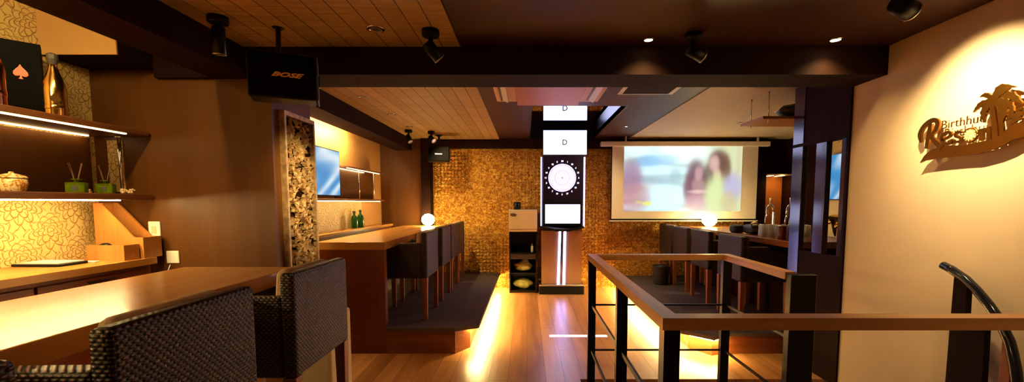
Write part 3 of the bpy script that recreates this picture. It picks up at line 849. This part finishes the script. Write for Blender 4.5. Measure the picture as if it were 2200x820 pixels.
# lit shelf in the niche behind the bar
shelf('niche_shelf', 'small lit shelf on the back wall behind the bar', 3.72, 4.08, 6.60, 6.9, 1.80, 1.82, [(3.78, 6.62, 6.88), (3.95, 6.62, 6.88)], m_cream, m_led_shelf)
sbox('wall_back_pilaster', m_darkwood, 3.50, 3.72, 6.70, 6.9, 0, 2.38)
t2 = thing('television', 'slim television glowing blue, seen through the dark partition', 'television', (4.05, 5.7, 1.4))
wpart(MB().box(4.07, 4.11, 5.6, 5.8, 1.6, 1.8), 'wall_mount', m_blackm, t2)
wpart(MB().box(4.04, 4.084, 5.32, 5.82, 1.42, 2.0, .004), 'housing', m_black, t2)
picture('screen', attr_emis('tv_picture_bar', .5), (4.039-4.05, 5.81-5.7, .03), (0,-.48,0), (0,0,.58), 20, 14, tvpic, t2)
cb = sbox('wall_right_panel', m_cream, 4.085, 4.1, 5.1, 5.86, .9, 1.92)
sbox('wall_right_far_lining', m_darkwood, 4.085, 4.1, 5.86, 6.9, 0, 2.37)
orn = thing('gilded_ornament', 'small gilded carved ornament on the wall behind the bar', 'ornament', (4.06, 5.62, 1.1))
g = MB(); g.lathe([(.01,-.16),(.03,-.10),(.05,.0),(.08,.06),(.11,.10),(.04,.13)], n=10, smooth=False)
for kk in range(6): g.ball((-.03, .08*math.cos(kk), .02+.06*math.sin(kk*1.3)), .03, 1)
g.build('carving', m_goldmetal, orn)

# ---------------- hanging shelf
m_hang = wood('hanging_shelf_wood', lin(160,110,50), lin(190,140,70), 'X', .7, .4)
hs = thing('hanging_shelf', 'wooden shelf hung by rods from the right ceiling', 'shelf', (2.5, 4.0, 2.12))
wpart(MB().box(2.09, 2.95, 3.86, 4.26, 2.125, 2.15, .003), 'board', m_hang, hs)
for x, y in ((2.16, 3.90), (2.16, 4.2), (2.9, 3.9), (2.9, 4.2)):
    wpart(MB().tube([(x,y,2.10),(x,y,2.38)], .004, 8).lathe([(.012,0),(.012,.008)], (x,y,2.372), 10), 'hanger_rod', m_chrome, hs)
tag(MB().ball((2.56, 4.05, 2.232), .15, 3, (1.5,.8,.46), .08, 5).ball((2.66,4.05,2.26), .08, 3, (1.2,.9,.8), .1, 2).build('black_bundle', m_bagblk), 'black wrapped bundle lying on the hanging shelf', 'bundle')

# ---------------- slatted partition
pt = thing('slatted_partition', 'dark wooden partition with upright slats beside the cream wall', 'partition', (2.36, 3.45, 0))
wpart(MB().box(2.335, 2.375, 3.10, 3.80, 1.885, 2.38), 'header_panel', m_darkwood, pt)
wpart(MB().box(2.325, 2.385, 3.10, 3.80, 1.86, 1.885), 'lintel', m_darkwood, pt)
wpart(MB().box(2.335, 2.375, 3.10, 3.80, 0, .98), 'lower_panel', m_darkwood, pt)
for ya, yb in ((3.66, 3.80), (3.37, 3.49), (3.13, 3.21)):
    wpart(MB().box(2.33, 2.375, ya, yb, .98 if ya < 3.6 else 0, 1.86 if ya < 3.6 else 2.38, .002), 'slat_post', m_slat, pt)
sbox('trim_3', m_darkwood, 2.285, 2.34, 3.08, 3.105, 0, 2.2)

# ---------------- stair railing
rl = thing('stair_railing', 'black steel railing with oak handrail around the stair opening', 'railing', (.97, 2.3, 0))
RZ0, RZ1 = .958, 1.0
def rail(mb, a, b_, w=.062):
    a = Vector(a); b_ = Vector(b_); d = (b_-a).normalized(); n_ = Vector((-d.y, d.x))*w/2
    mb.poly([(a.x-n_.x, a.y-n_.y, RZ0), (b_.x-n_.x, b_.y-n_.y, RZ0), (b_.x+n_.x, b_.y+n_.y, RZ0), (a.x+n_.x, a.y+n_.y, RZ0)], (0,0,RZ1-RZ0))
    return mb
w = .031
def trap(pts): return MB().poly([(x, y, RZ0) for x, y in pts], (0,0,RZ1-RZ0))
xa, ya_ = .49, 1.45; xb, yb_ = .49, 3.20; xc, yc = 1.50, 3.20
wpart(trap([(xa-w,ya_-w),(xa+w,ya_+w),(xb+w,yb_-w),(xb-w,yb_+w)]), 'handrail', m_rail, rl)
wpart(trap([(xb-w,yb_+w),(xb+w,yb_-w),(xc-w,yc-w),(xc+w,yc+w)]), 'handrail', m_railx, rl)
wpart(trap([(xc+w,yc+w),(xc-w,yc-w),(xc-w-.02,2.38),(xc+w-.02,2.38)]), 'handrail', m_rail, rl)
wpart(trap([(xa-w,ya_-w),(2.295,ya_-w),(2.295,ya_+w),(xa+w,ya_+w)]), 'handrail', m_railx, rl)
for x, y, wx, wy in ((xa,3.19,.028,.020), (xa,2.18,.028,.020), (xa+.01,1.47,.028,.028), (xc,3.19,.032,.02), (2.2,1.45,.028,.02)):
    wpart(MB().box(x-wx, x+wx, y-wy, y+wy, -.06, RZ0), 'post', m_blackm, rl)
wpart(MB().box(1.455, 1.598, 2.33, 2.38, -.06, .992, .003), 'end_post', m_blackm, rl)
for z in (.268, .617):
    wpart(MB().box(xa, xc, 3.184, 3.196, z-.006, z+.006), 'crossbar', m_blackm, rl)
    wpart(MB().box(xa-.006, xa+.006, 1.45, 3.19, z-.012, z+.012), 'crossbar', m_blackm, rl)
    wpart(MB().box(xc-.006, xc+.006, 2.38, 3.19, z-.008, z+.008), 'crossbar', m_blackm, rl)
    wpart(MB().box(xa, 2.2, 1.444, 1.456, z-.006, z+.006), 'crossbar', m_blackm, rl)

# wall handrail descending into the stairwell
m_bracket = plain('dark_bracket', lin(26,10,6), .6, spec=.08)
hr = thing('stair_handrail', 'curved black tube handrail dropping along the cream wall', 'handrail', (2.2, 2.05, .5))
P = [(2.235,1.06),(2.185,1.043),(2.112,1.006),(2.055,.96),(1.997,.904),(1.96,.86),(1.93,.812),(1.90,.76),(1.884,.708),(1.868,.65),(1.856,.59),(1.85,.45),(1.85,.2)]
wpart(MB().tube([(2.19, y, z) for y, z in P], .021, 14), 'tube', plain('glossy_black_tube', (.012,.012,.02,1), .12), hr)
wpart(MB().poly([(2.185, y, z) for y, z in ((2.168,1.01),(2.172,.45),(2.175,0),(1.985,0),(1.995,.45),(2.003,.79),(2.098,.80),(2.102,.985))], (.03,0,0)), 'bracket_post', m_bracket, hr)
wpart(MB().poly([(2.185, y, z) for y, z in ((1.925,.80),(1.935,0),(1.885,0),(1.885,.72))], (.03,0,0)), 'bracket_post', m_drawer, hr)

# ---------------- wall sign
sg = thing('wall_sign', 'gold cut-out palm tree sign reading Resort Bar on the cream wall', 'sign', (2.25, 2.2, 1.6))
m_sign = plain('brass_sign', lin(150,104,36), .3, 1)
# local plane: u runs toward the camera (-y), v is up. world = (2.25 - depth, 2.49-u, v)
def SG(pts, d0=0, th=.012, name='plate', mat=None):
    return wpart(MB().poly([(2.262-d0, 2.49-u, v) for u, v in pts], (-th,0,0)), name, mat or m_sign, sg)
def smooth_curve(pts, n=8):
    out = []
    P_ = [Vector(p) for p in pts]
    for i in range(len(P_)-1):
        p0 = P_[max(i-1,0)]; p1 = P_[i]; p2 = P_[i+1]; p3 = P_[min(i+2, len(P_)-1)]
        for k_ in range(n):
            t_ = k_/n
            out.append(tuple(.5*((2*p1)+(-p0+p2)*t_+(2*p0-5*p1+4*p2-p3)*t_*t_+(-p0+3*p1-3*p2+p3)*t_**3)))
    out.append(tuple(P_[-1])); return out
# outlines and strokes as (along the wall, height[, width]) in metres
WAVE = [(0.013, 1.614), (0.036, 1.651), (0.073, 1.679), (0.125, 1.692), (0.172, 1.692), (0.247, 1.683), (0.324, 1.687), (0.382, 1.693), (0.424, 1.707), (0.458, 1.741), (0.486, 1.755), (0.52, 1.748), (0.552, 1.749), (0.557, 1.693), (0.525, 1.685), (0.486, 1.681), (0.452, 1.663), (0.404, 1.646), (0.328, 1.631), (0.251, 1.632), (0.161, 1.631), (0.081, 1.627), (0.038, 1.623)]
R1 = [(0.061, 1.825, 0.0216), (0.054, 1.771, 0.0245), (0.044, 1.69, 0.0187)]
R2 = [(0.011, 1.73, 0.013), (0.0, 1.776, 0.0245), (0.023, 1.82, 0.0245), (0.068, 1.843, 0.0245), (0.1, 1.83, 0.0245), (0.099, 1.795, 0.0245), (0.078, 1.768, 0.0187), (0.049, 1.76, 0.0115)]
R3 = [(0.066, 1.758, 0.0144), (0.097, 1.722, 0.0245), (0.137, 1.684, 0.0288)]
E1 = [(0.134, 1.727, 0.0101), (0.165, 1.735, 0.013), (0.181, 1.752, 0.013), (0.163, 1.764, 0.0144), (0.138, 1.752, 0.0173), (0.133, 1.727, 0.0187), (0.148, 1.706, 0.0158), (0.175, 1.702, 0.013), (0.199, 1.718, 0.0072)]
S1 = [(0.241, 1.75, 0.0101), (0.213, 1.754, 0.0144), (0.206, 1.737, 0.0144), (0.233, 1.722, 0.0144), (0.231, 1.705, 0.0144), (0.198, 1.705, 0.0101)]
F0 = [(0.281, 1.729)]
RR = [(0.332, 1.752, 0.0216), (0.34, 1.696, 0.0187)]
RR2 = [(0.335, 1.731, 0.0101), (0.353, 1.749, 0.0173)]
T1 = [(0.367, 1.757, 0.0173), (0.372, 1.691, 0.0187)]
T2 = [(0.348, 1.734, 0.0086), (0.382, 1.732, 0.0115)]
K1 = [(0.372, 1.864, 0.0187), (0.386, 1.794, 0.0216), (0.403, 1.687, 0.0259)]
K2 = [(0.406, 1.823, 0.0158), (0.422, 1.754, 0.0187), (0.428, 1.7, 0.0187)]
PC = [(0.381, 1.881)]
f1 = [(0.381, 1.881, 0.0187), (0.341, 1.914, 0.0216), (0.313, 1.911, 0.0029)]
f2 = [(0.381, 1.881, 0.0187), (0.322, 1.875, 0.0259), (0.288, 1.841, 0.0029)]
f3 = [(0.382, 1.879, 0.0202), (0.34, 1.84, 0.0317), (0.344, 1.78, 0.0043)]
f4 = [(0.381, 1.881, 0.0216), (0.404, 1.933, 0.0288), (0.47, 1.92, 0.0043)]
f5 = [(0.381, 1.881, 0.0245), (0.446, 1.888, 0.0374), (0.503, 1.84, 0.0043)]
f6 = [(0.381, 1.881, 0.0245), (0.428, 1.832, 0.036), (0.429, 1.769, 0.0043)]
f7 = [(0.381, 1.881, 0.0216), (0.446, 1.851, 0.0288), (0.475, 1.802, 0.0043)]
f8 = [(0.381, 1.881, 0.0144), (0.421, 1.912, 0.0245), (0.45, 1.918, 0.0029)]
g1 = [(0.506, 1.783, 0.0216), (0.466, 1.791, 0.0288), (0.438, 1.771, 0.0029)]
g2 = [(0.507, 1.777, 0.0144), (0.473, 1.764, 0.0187), (0.455, 1.741, 0.0029)]
g3 = [(0.506, 1.783, 0.0288), (0.521, 1.799, 0.0288), (0.556, 1.767, 0.0072)]
g4 = [(0.506, 1.783, 0.0216), (0.493, 1.805, 0.0288), (0.509, 1.821, 0.0072)]

def cr(pts, n=6):
    out = []
    P_ = [Vector(p) for p in pts]
    for i in range(len(P_)-1):
        p0 = P_[max(i-1,0)]; p1 = P_[i]; p2 = P_[i+1]; p3 = P_[min(i+2, len(P_)-1)]
        for k_ in range(n):
            t_ = k_/n
            out.append(.5*((2*p1)+(-p0+p2)*t_+(2*p0-5*p1+4*p2-p3)*t_*t_+(-p0+3*p1-3*p2+p3)*t_**3))
    out.append(P_[-1]); return out
def ribbon(mb, pts, th=.012, d0=0, ser=0):
    q = cr(pts); L = []; Rr = []
    for i, p in enumerate(q):
        a = q[max(i-1,0)]; b_ = q[min(i+1,len(q)-1)]
        dx, dy = b_.x-a.x, b_.y-a.y; m_ = math.hypot(dx, dy) or 1
        w_ = max(p.z, .002)/2*(1+ser*(1 if i % 2 else -1))
        L.append((p.x-dy/m_*w_, p.y+dx/m_*w_)); Rr.append((p.x+dy/m_*w_, p.y-dx/m_*w_))
    vs = []
    for x_ in (2.262-d0, 2.262-d0-th):
        vs.append([[mb.bm.verts.new((x_, 2.49-u, v)) for u, v in S] for S in (L, Rr)])
    n = len(q)
    for i in range(n-1):
        for side in (0, 1):
            l, r_ = vs[side]; mb.bm.faces.new((l[i], l[i+1], r_[i+1], r_[i]))
        for e in (0, 1):
            mb.bm.faces.new((vs[0][e][i], vs[0][e][i+1], vs[1][e][i+1], vs[1][e][i]))
    for i in (0, n-1): mb.bm.faces.new((vs[0][0][i], vs[0][1][i], vs[1][1][i], vs[1][0][i]))
    return mb
SG(WAVE, name='wave_base')
lt = MB(); [ribbon(lt, q_, .012, .001*i_) for i_, q_ in enumerate((R1, R2, R3))]; wpart(lt, 'letter', m_sign, sg)
wpart(ribbon(MB(), E1), 'letter', m_sign, sg); wpart(ribbon(MB(), S1), 'letter', m_sign, sg)
wpart(ribbon(ribbon(MB(), RR), RR2, .011), 'letter', m_sign, sg); wpart(ribbon(ribbon(MB(), T1), T2, .011), 'letter', m_sign, sg)
for K_ in (K1, K2): wpart(ribbon(MB(), K_, .011), 'palm_trunk', m_sign, sg)
for grp_ in ((f1,f2,f3,f4,f5,f6,f7,f8), (g1,g2,g3,g4)):
    pm = MB()
    for i_, q_ in enumerate(grp_): ribbon(pm, q_, .010, .0008*i_, .16)
    wpart(pm, 'palm_fronds', m_sign, sg)
def TX(body, size, u, v, off, name, mat=m_sign, th=.005, rot=0, ys=1):
    # text x -> -y world, text y -> z
    B = Matrix(((0,0,-1,2.256-2.25),(-1,0,0,2.49-u-2.2),(0,ys,0,v-1.6),(0,0,0,1)))
    return meshobj(name, textmesh(body, size, th, off, B @ Matrix.Rotation(rot,4,'Z')), mat, sg)
TX('Birthhut', .066, .118, 1.785, -.0006, 'small_lettering', th=.002)
TX('Bar', .20, .56, 1.775, .008, 'letter')
fl = MB()
for k_ in range(12):
    a = k_*PI/6
    fl.poly([(2.255, 2.49-(0.281+r_*math.cos(a+d_)), 1.729+r_*math.sin(a+d_)) for r_, d_ in ((.005,0),(.022,.2),(.030,0),(.022,-.2))], (-.008,0,0))
wpart(fl, 'flower', plain('pale_gold', lin(240,225,150), .4, .3), sg)
rg = MB(); rg.tube([(2.256, 2.49-(0.281+.034*math.cos(a*PI/16)), 1.729+.034*math.sin(a*PI/16)) for a in range(33)], .006, 6)
wpart(rg, 'flower_ring', m_sign, sg)
st_ = MB()
for u, v in ((.06,1.64),(.25,1.665),(.41,1.70),(.56,1.74)): st_.tube([(2.262,2.49-u,v),(2.30,2.49-u,v)], .004, 6)
wpart(st_, 'standoff', m_sign, sg)

# ---------------- speakers
def speaker(label, loc, rz, w_, d_, h_, logo, mount):
    t = thing('wall_speaker', label, 'speaker', loc, rz)
    MB().box(-w_/2, w_/2, -d_/2, d_/2, -h_/2, h_/2, .012, seg=2).build('cabinet', m_black, t)
    MB().box(-w_/2+.008, w_/2-.008, -d_/2-.008, -d_/2, -h_/2+.008, h_/2-.008, .004).build('grille', plain('speaker_cloth', (.003,.0025,.0025,1), .9, spec=.05), t)
    if logo:
        me = textmesh('BOSE', .052, .002, .002, Matrix.Translation((.02, -d_/2-.009, -.01)) @ Matrix.Rotation(PI/2,4,'X') @ Matrix.Diagonal((1.15,.62,1,1)), 'CENTER', shear=.45)
        meshobj('logo', me, plain('logo_gold', lin(240,190,110), .4, emit=None), t)
    else:
        MB().box(-.05, .05, -d_/2-.011, -d_/2-.008, -.006, .006).build('badge', m_steel, t)
    MB().tube(mount, .014, 10).lathe([(.055,0),(.055,.012),(.02,.03)], n=18, M=Matrix.Translation(mount[-1]) @ Matrix.Rotation(PI,4,'X')).build('mount', m_blackm, t)
    return t
s1 = speaker('black box speaker hung from the bamboo ceiling at left', (-1.37, 2.47, 2.08), R(24), .33, .17, .245, True, [(-.02,.02,.12),(-.02,.03,.2),(-.02,.05,.315)])
MB().box(.1735, .178, -.085, .085, -.12, .12).box(.178,.188,-.02,.02,-.03,.03).build('side_bracket', plain('grey_blue_steel', lin(90,100,120), .35, .7), s1)
speaker('small black speaker under the rear beam by the gold wall', (-1.29, 6.36, 2.085), R(8), .31, .2, .215, False, [(0,.03,.1),(0,.04,.2),(0,.04,.294)])

# ---------------- spotlights and downlights
def spot_fix(label, loc, aim, L=.15, r_=.042, lit=False, rim=None):
    t = thing('ceiling_spotlight', label, 'spotlight', loc, 0, 'black ceiling spotlights')
    MB().lathe([(.05,0),(.05,-.03),(.046,-.034)], n=24).build('canopy', m_black, t)
    MB().box(-.012, .012, -.006, .006, -.10, -.03).build('arm', m_black, t)
    d = Vector(aim).normalized(); M2 = Matrix.Translation(Vector((0,0,-.10)) - d*L*.35) @ d.to_track_quat('Z', 'Y').to_matrix().to_4x4()
    hd = MB().lathe([(r_*.8,0),(r_,.006),(r_,L),(r_*.86,L),(r_*.8,L-.02)], n=24, M=M2).build('head', m_black, t)
    MB().lathe([(r_*1.02,L-.004),(r_*1.02,L+.003),(r_*.93,L+.003),(r_*.93,L-.004)], n=24, M=M2).build('rim', rim or m_steel, hd)
    MB().lathe([(r_*.78,L-.022),(r_*.78,L-.018)], n=20, M=M2).build('lens', emis('lens_on', lin(255,214,150), 6) if lit else m_foil, hd)
    return t
spot_fix('black spotlight at the edge of the near bamboo ceiling', (-.553, 2.54, CE-.008), (.30, .22, -.34), .11, .034)
spot_fix('black spotlight on the dark ceiling between two downlights', (.982, 2.61, CE), (.60, .12, -.26), .11, .036)
spot_fix('black double-jointed spotlight left of the hanging speaker', (-1.645, 2.36, CE-.008), (-.06, .08, -.7), .14, .031)
spot_fix('black spotlight aimed at the wall sign, at the top edge', (1.70, 2.02, CE), (.42, .10, -.14), .10, .042, True)
spot_fix('pale rimmed spotlight above the rear left speaker', (-1.33, 6.05, CE-.008), (.35,-.3,-.3), .11, .035, True)
spot_fix('black spotlight on the far left beam near the pillar', (-1.62, 5.95, CE-.008), (.3,-.2,-.6), .11, .032)
def downlight(label, loc, on, r_=.045):
    t = thing('downlight', label, 'downlight', loc, 0, 'lit recessed downlights' if on else 'unlit recessed downlights')
    MB().lathe([(r_*.8,-.001),(r_*.8,-.006),(r_*1.1,-.006),(r_*1.15,0)], n=24).build('rim', m_chrome, t)
    MB().lathe([(r_*.78,-.0005),(r_*.78,-.004)], n=20).build('lens', emis('downlight_on', lin(255,226,180), 14) if on else m_foil, t)
    return t
downlight('lit downlight in the dark ceiling left of the middle spotlight', (.743, 2.70, CE), True, .032)
downlight('lit downlight in the dark ceiling toward the cream wall', (1.886, 2.70, CE), True, .036)
dl = downlight('unlit chrome downlight in the near bamboo ceiling', (-.858, 2.51, CE-.008), False, .045)
downlight('unlit downlight in the far bamboo ceiling, nearest the main beam', (-1.526, 4.08, CE-.008), False, .04)
downlight('unlit downlight in the far bamboo ceiling, middle of three', (-1.508, 4.87, CE-.008), False, .04)
downlight('unlit downlight in the far bamboo ceiling, nearest the gold wall', (-1.526, 5.66, CE-.008), False, .04)
downlight('unlit downlight in the right beige ceiling, left one', (2.63, 5.4, CE-.008), False, .04)
downlight('unlit downlight in the right beige ceiling by the hanging shelf', (2.75, 4.75, CE-.008), False, .04)
downlight('small lit downlight between the ceiling mirror and the beige ceiling', (1.30, 5.7, CE), True, .018)

# ---------------- air conditioner, hatch
ac = thing('ceiling_air_conditioner', 'cassette air conditioner with louvres in the dark ceiling', 'air conditioner', (.2, 3.9, CE))
m_ac = plain('air_con_cream', lin(214,176,140), .5)
wpart(MB().box(-.29, .69, 3.42, 4.25, CE-.018, CE, .006), 'panel', m_ac, ac)
wpart(MB().box(-.095, .50, 3.44, 4.29, CE-.045, CE-.018, .006), 'intake_grille', plain('air_con_grille', lin(176,110,40), .5), ac)
for x in (-.215, .60):
    wpart(MB().box(x-.035, x+.035, 3.5, 4.2, CE-.021, CE-.018), 'air_slot', m_foil, ac)
    wpart(MB().box(-.028, .028, -.34, .34, -.003, .003, M=Matrix.Translation((x+.01, 3.85, CE-.028)) @ Matrix.Rotation(R(24),4,'Y')), 'louvre', m_white, ac)
ht = thing('ceiling_hatch', 'dark ceiling hatch with a thin white frame', 'hatch', (1.08, 3.75, CE))
h = MB(); h.box(.83,.87,3.5,4.02,CE-.006,CE); h.box(1.29,1.33,3.5,4.02,CE-.006,CE); h.box(.87,1.29,4.0,4.02,CE-.006,CE); h.box(.87,1.29,3.5,3.52,CE-.006,CE)
wpart(h, 'frame', m_white, ht)
wpart(MB().box(.87,1.29,3.52,4.0,CE-.004,CE), 'hatch_door', m_beam, ht)

# ---------------- cove strips
strip('cove_light', 'warm strip hidden in the cove above the near left wall', emis('cove_led_near', lin(255,222,146), 130), [(-2.09,-1.2,2.46),(-2.09,1.95,2.46)], .03, .02, 'cove lights')
strip('cove_light', 'warm strip hidden in the cove above the far left wall', emis('cove_led_far', lin(255,222,146), 150), [(-2.09,3.45,2.26),(-2.09,5.5,2.26)], .03, .02, 'cove lights')

# ---------------- lamps of the room, plus added fill spots
def add_light(kind, name, loc, energy, color, aim=None, size=.05, spot=70, blend=.6, sizey=None):
    l = bpy.data.lights.new(name, kind); l.energy = energy; l.color = color[:3]
    if kind == 'SPOT': l.spot_size = R(spot); l.spot_blend = blend; l.shadow_soft_size = size
    elif kind == 'AREA':
        l.size = size
        if sizey: l.shape = 'RECTANGLE'; l.size_y = sizey
    else: l.shadow_soft_size = size
    o = bpy.data.objects.new(name, l); COL.objects.link(o); o.location = loc
    if aim: o.rotation_euler = (Vector(aim)-Vector(loc)).to_track_quat('-Z', 'Y').to_euler()
    return o
W1 = lin(255,220,150); W2 = lin(255,206,128)
add_light('SPOT', 'sign_spot', (1.80, 2.075, 2.24), 78, lin(255,228,172), (2.30, 2.19, 1.82), .015, 84, 1)
add_light('SPOT', 'down_spot_a', (.743, 2.68, 2.36), 18, W1, (.743, 2.68, 0), .03, 120, 1)
add_light('SPOT', 'down_spot_b', (1.886, 2.70, 2.36), 16, W1, (1.886, 2.74, 0), .03, 120, 1)
add_light('SPOT', 'table_spot', (-1.4, .6, 2.33), 85, W1, (-1.75, .6, 1.0), .04, 75, .8)
add_light('SPOT', 'carving_spot', (-.60, 2.50, 2.20), 110, W1, (-1.70, 3.18, 1.45), .03, 34, 1)
add_light('SPOT', 'rear_left_spot', (-1.25, 5.97, 2.2), 45, W1, (-.6, 6.9, 1.0), .03, 120, 1)
add_light('SPOT', 'near_fill_spot', (1.55, 1.1, 2.34), 22, lin(255,210,150), (2.3, 1.3, .5), .05, 96, 1)  # added fill toward the cream wall, no fixture here
add_light('SPOT', 'far_fill_spot', (2.63, 5.4, 2.36), 34, W2, (2.7, 5.5, 0), .05, 140, .8)  # added fill for the bar side; the downlight here is unlit
add_light('SPOT', 'far_down_spot', (1.30, 5.7, 2.36), 40, W1, (.4, 6.6, 0), .03, 120, 1)
add_light('SPOT', 'niche_light', (3.9, 6.55, 1.78), 4, W2, (3.9, 6.9, 1.2), .05, 150, .8)

wd = bpy.data.worlds.new('World'); sc.world = wd; wd.use_nodes = True
wd.node_tree.nodes['Background'].inputs[0].default_value = (.5,.36,.28,1)
wd.node_tree.nodes['Background'].inputs[1].default_value = .05

# ---------------- camera
F = 920; TH = math.atan(.077)
cam = bpy.data.cameras.new('camera'); co = bpy.data.objects.new('camera', cam); COL.objects.link(co)
cam.sensor_width = 36; cam.lens = F/2200*36
co.location = (0, 0, 1.39); co.rotation_euler = (PI/2-TH, 0, 0)
cam.shift_x = -32/2200; cam.shift_y = (434+F*math.tan(TH)-410)/2200
cam.clip_start = .02
sc.camera = co

sc.view_settings.view_transform = 'Standard'; sc.view_settings.look = 'None'
sc.view_settings.gamma = 1; sc.view_settings.use_curve_mapping = False; sc.view_settings.exposure = .85
sc.cycles.use_denoising = True
sc.cycles.max_bounces = 8
sc.cycles.sample_clamp_indirect = 6
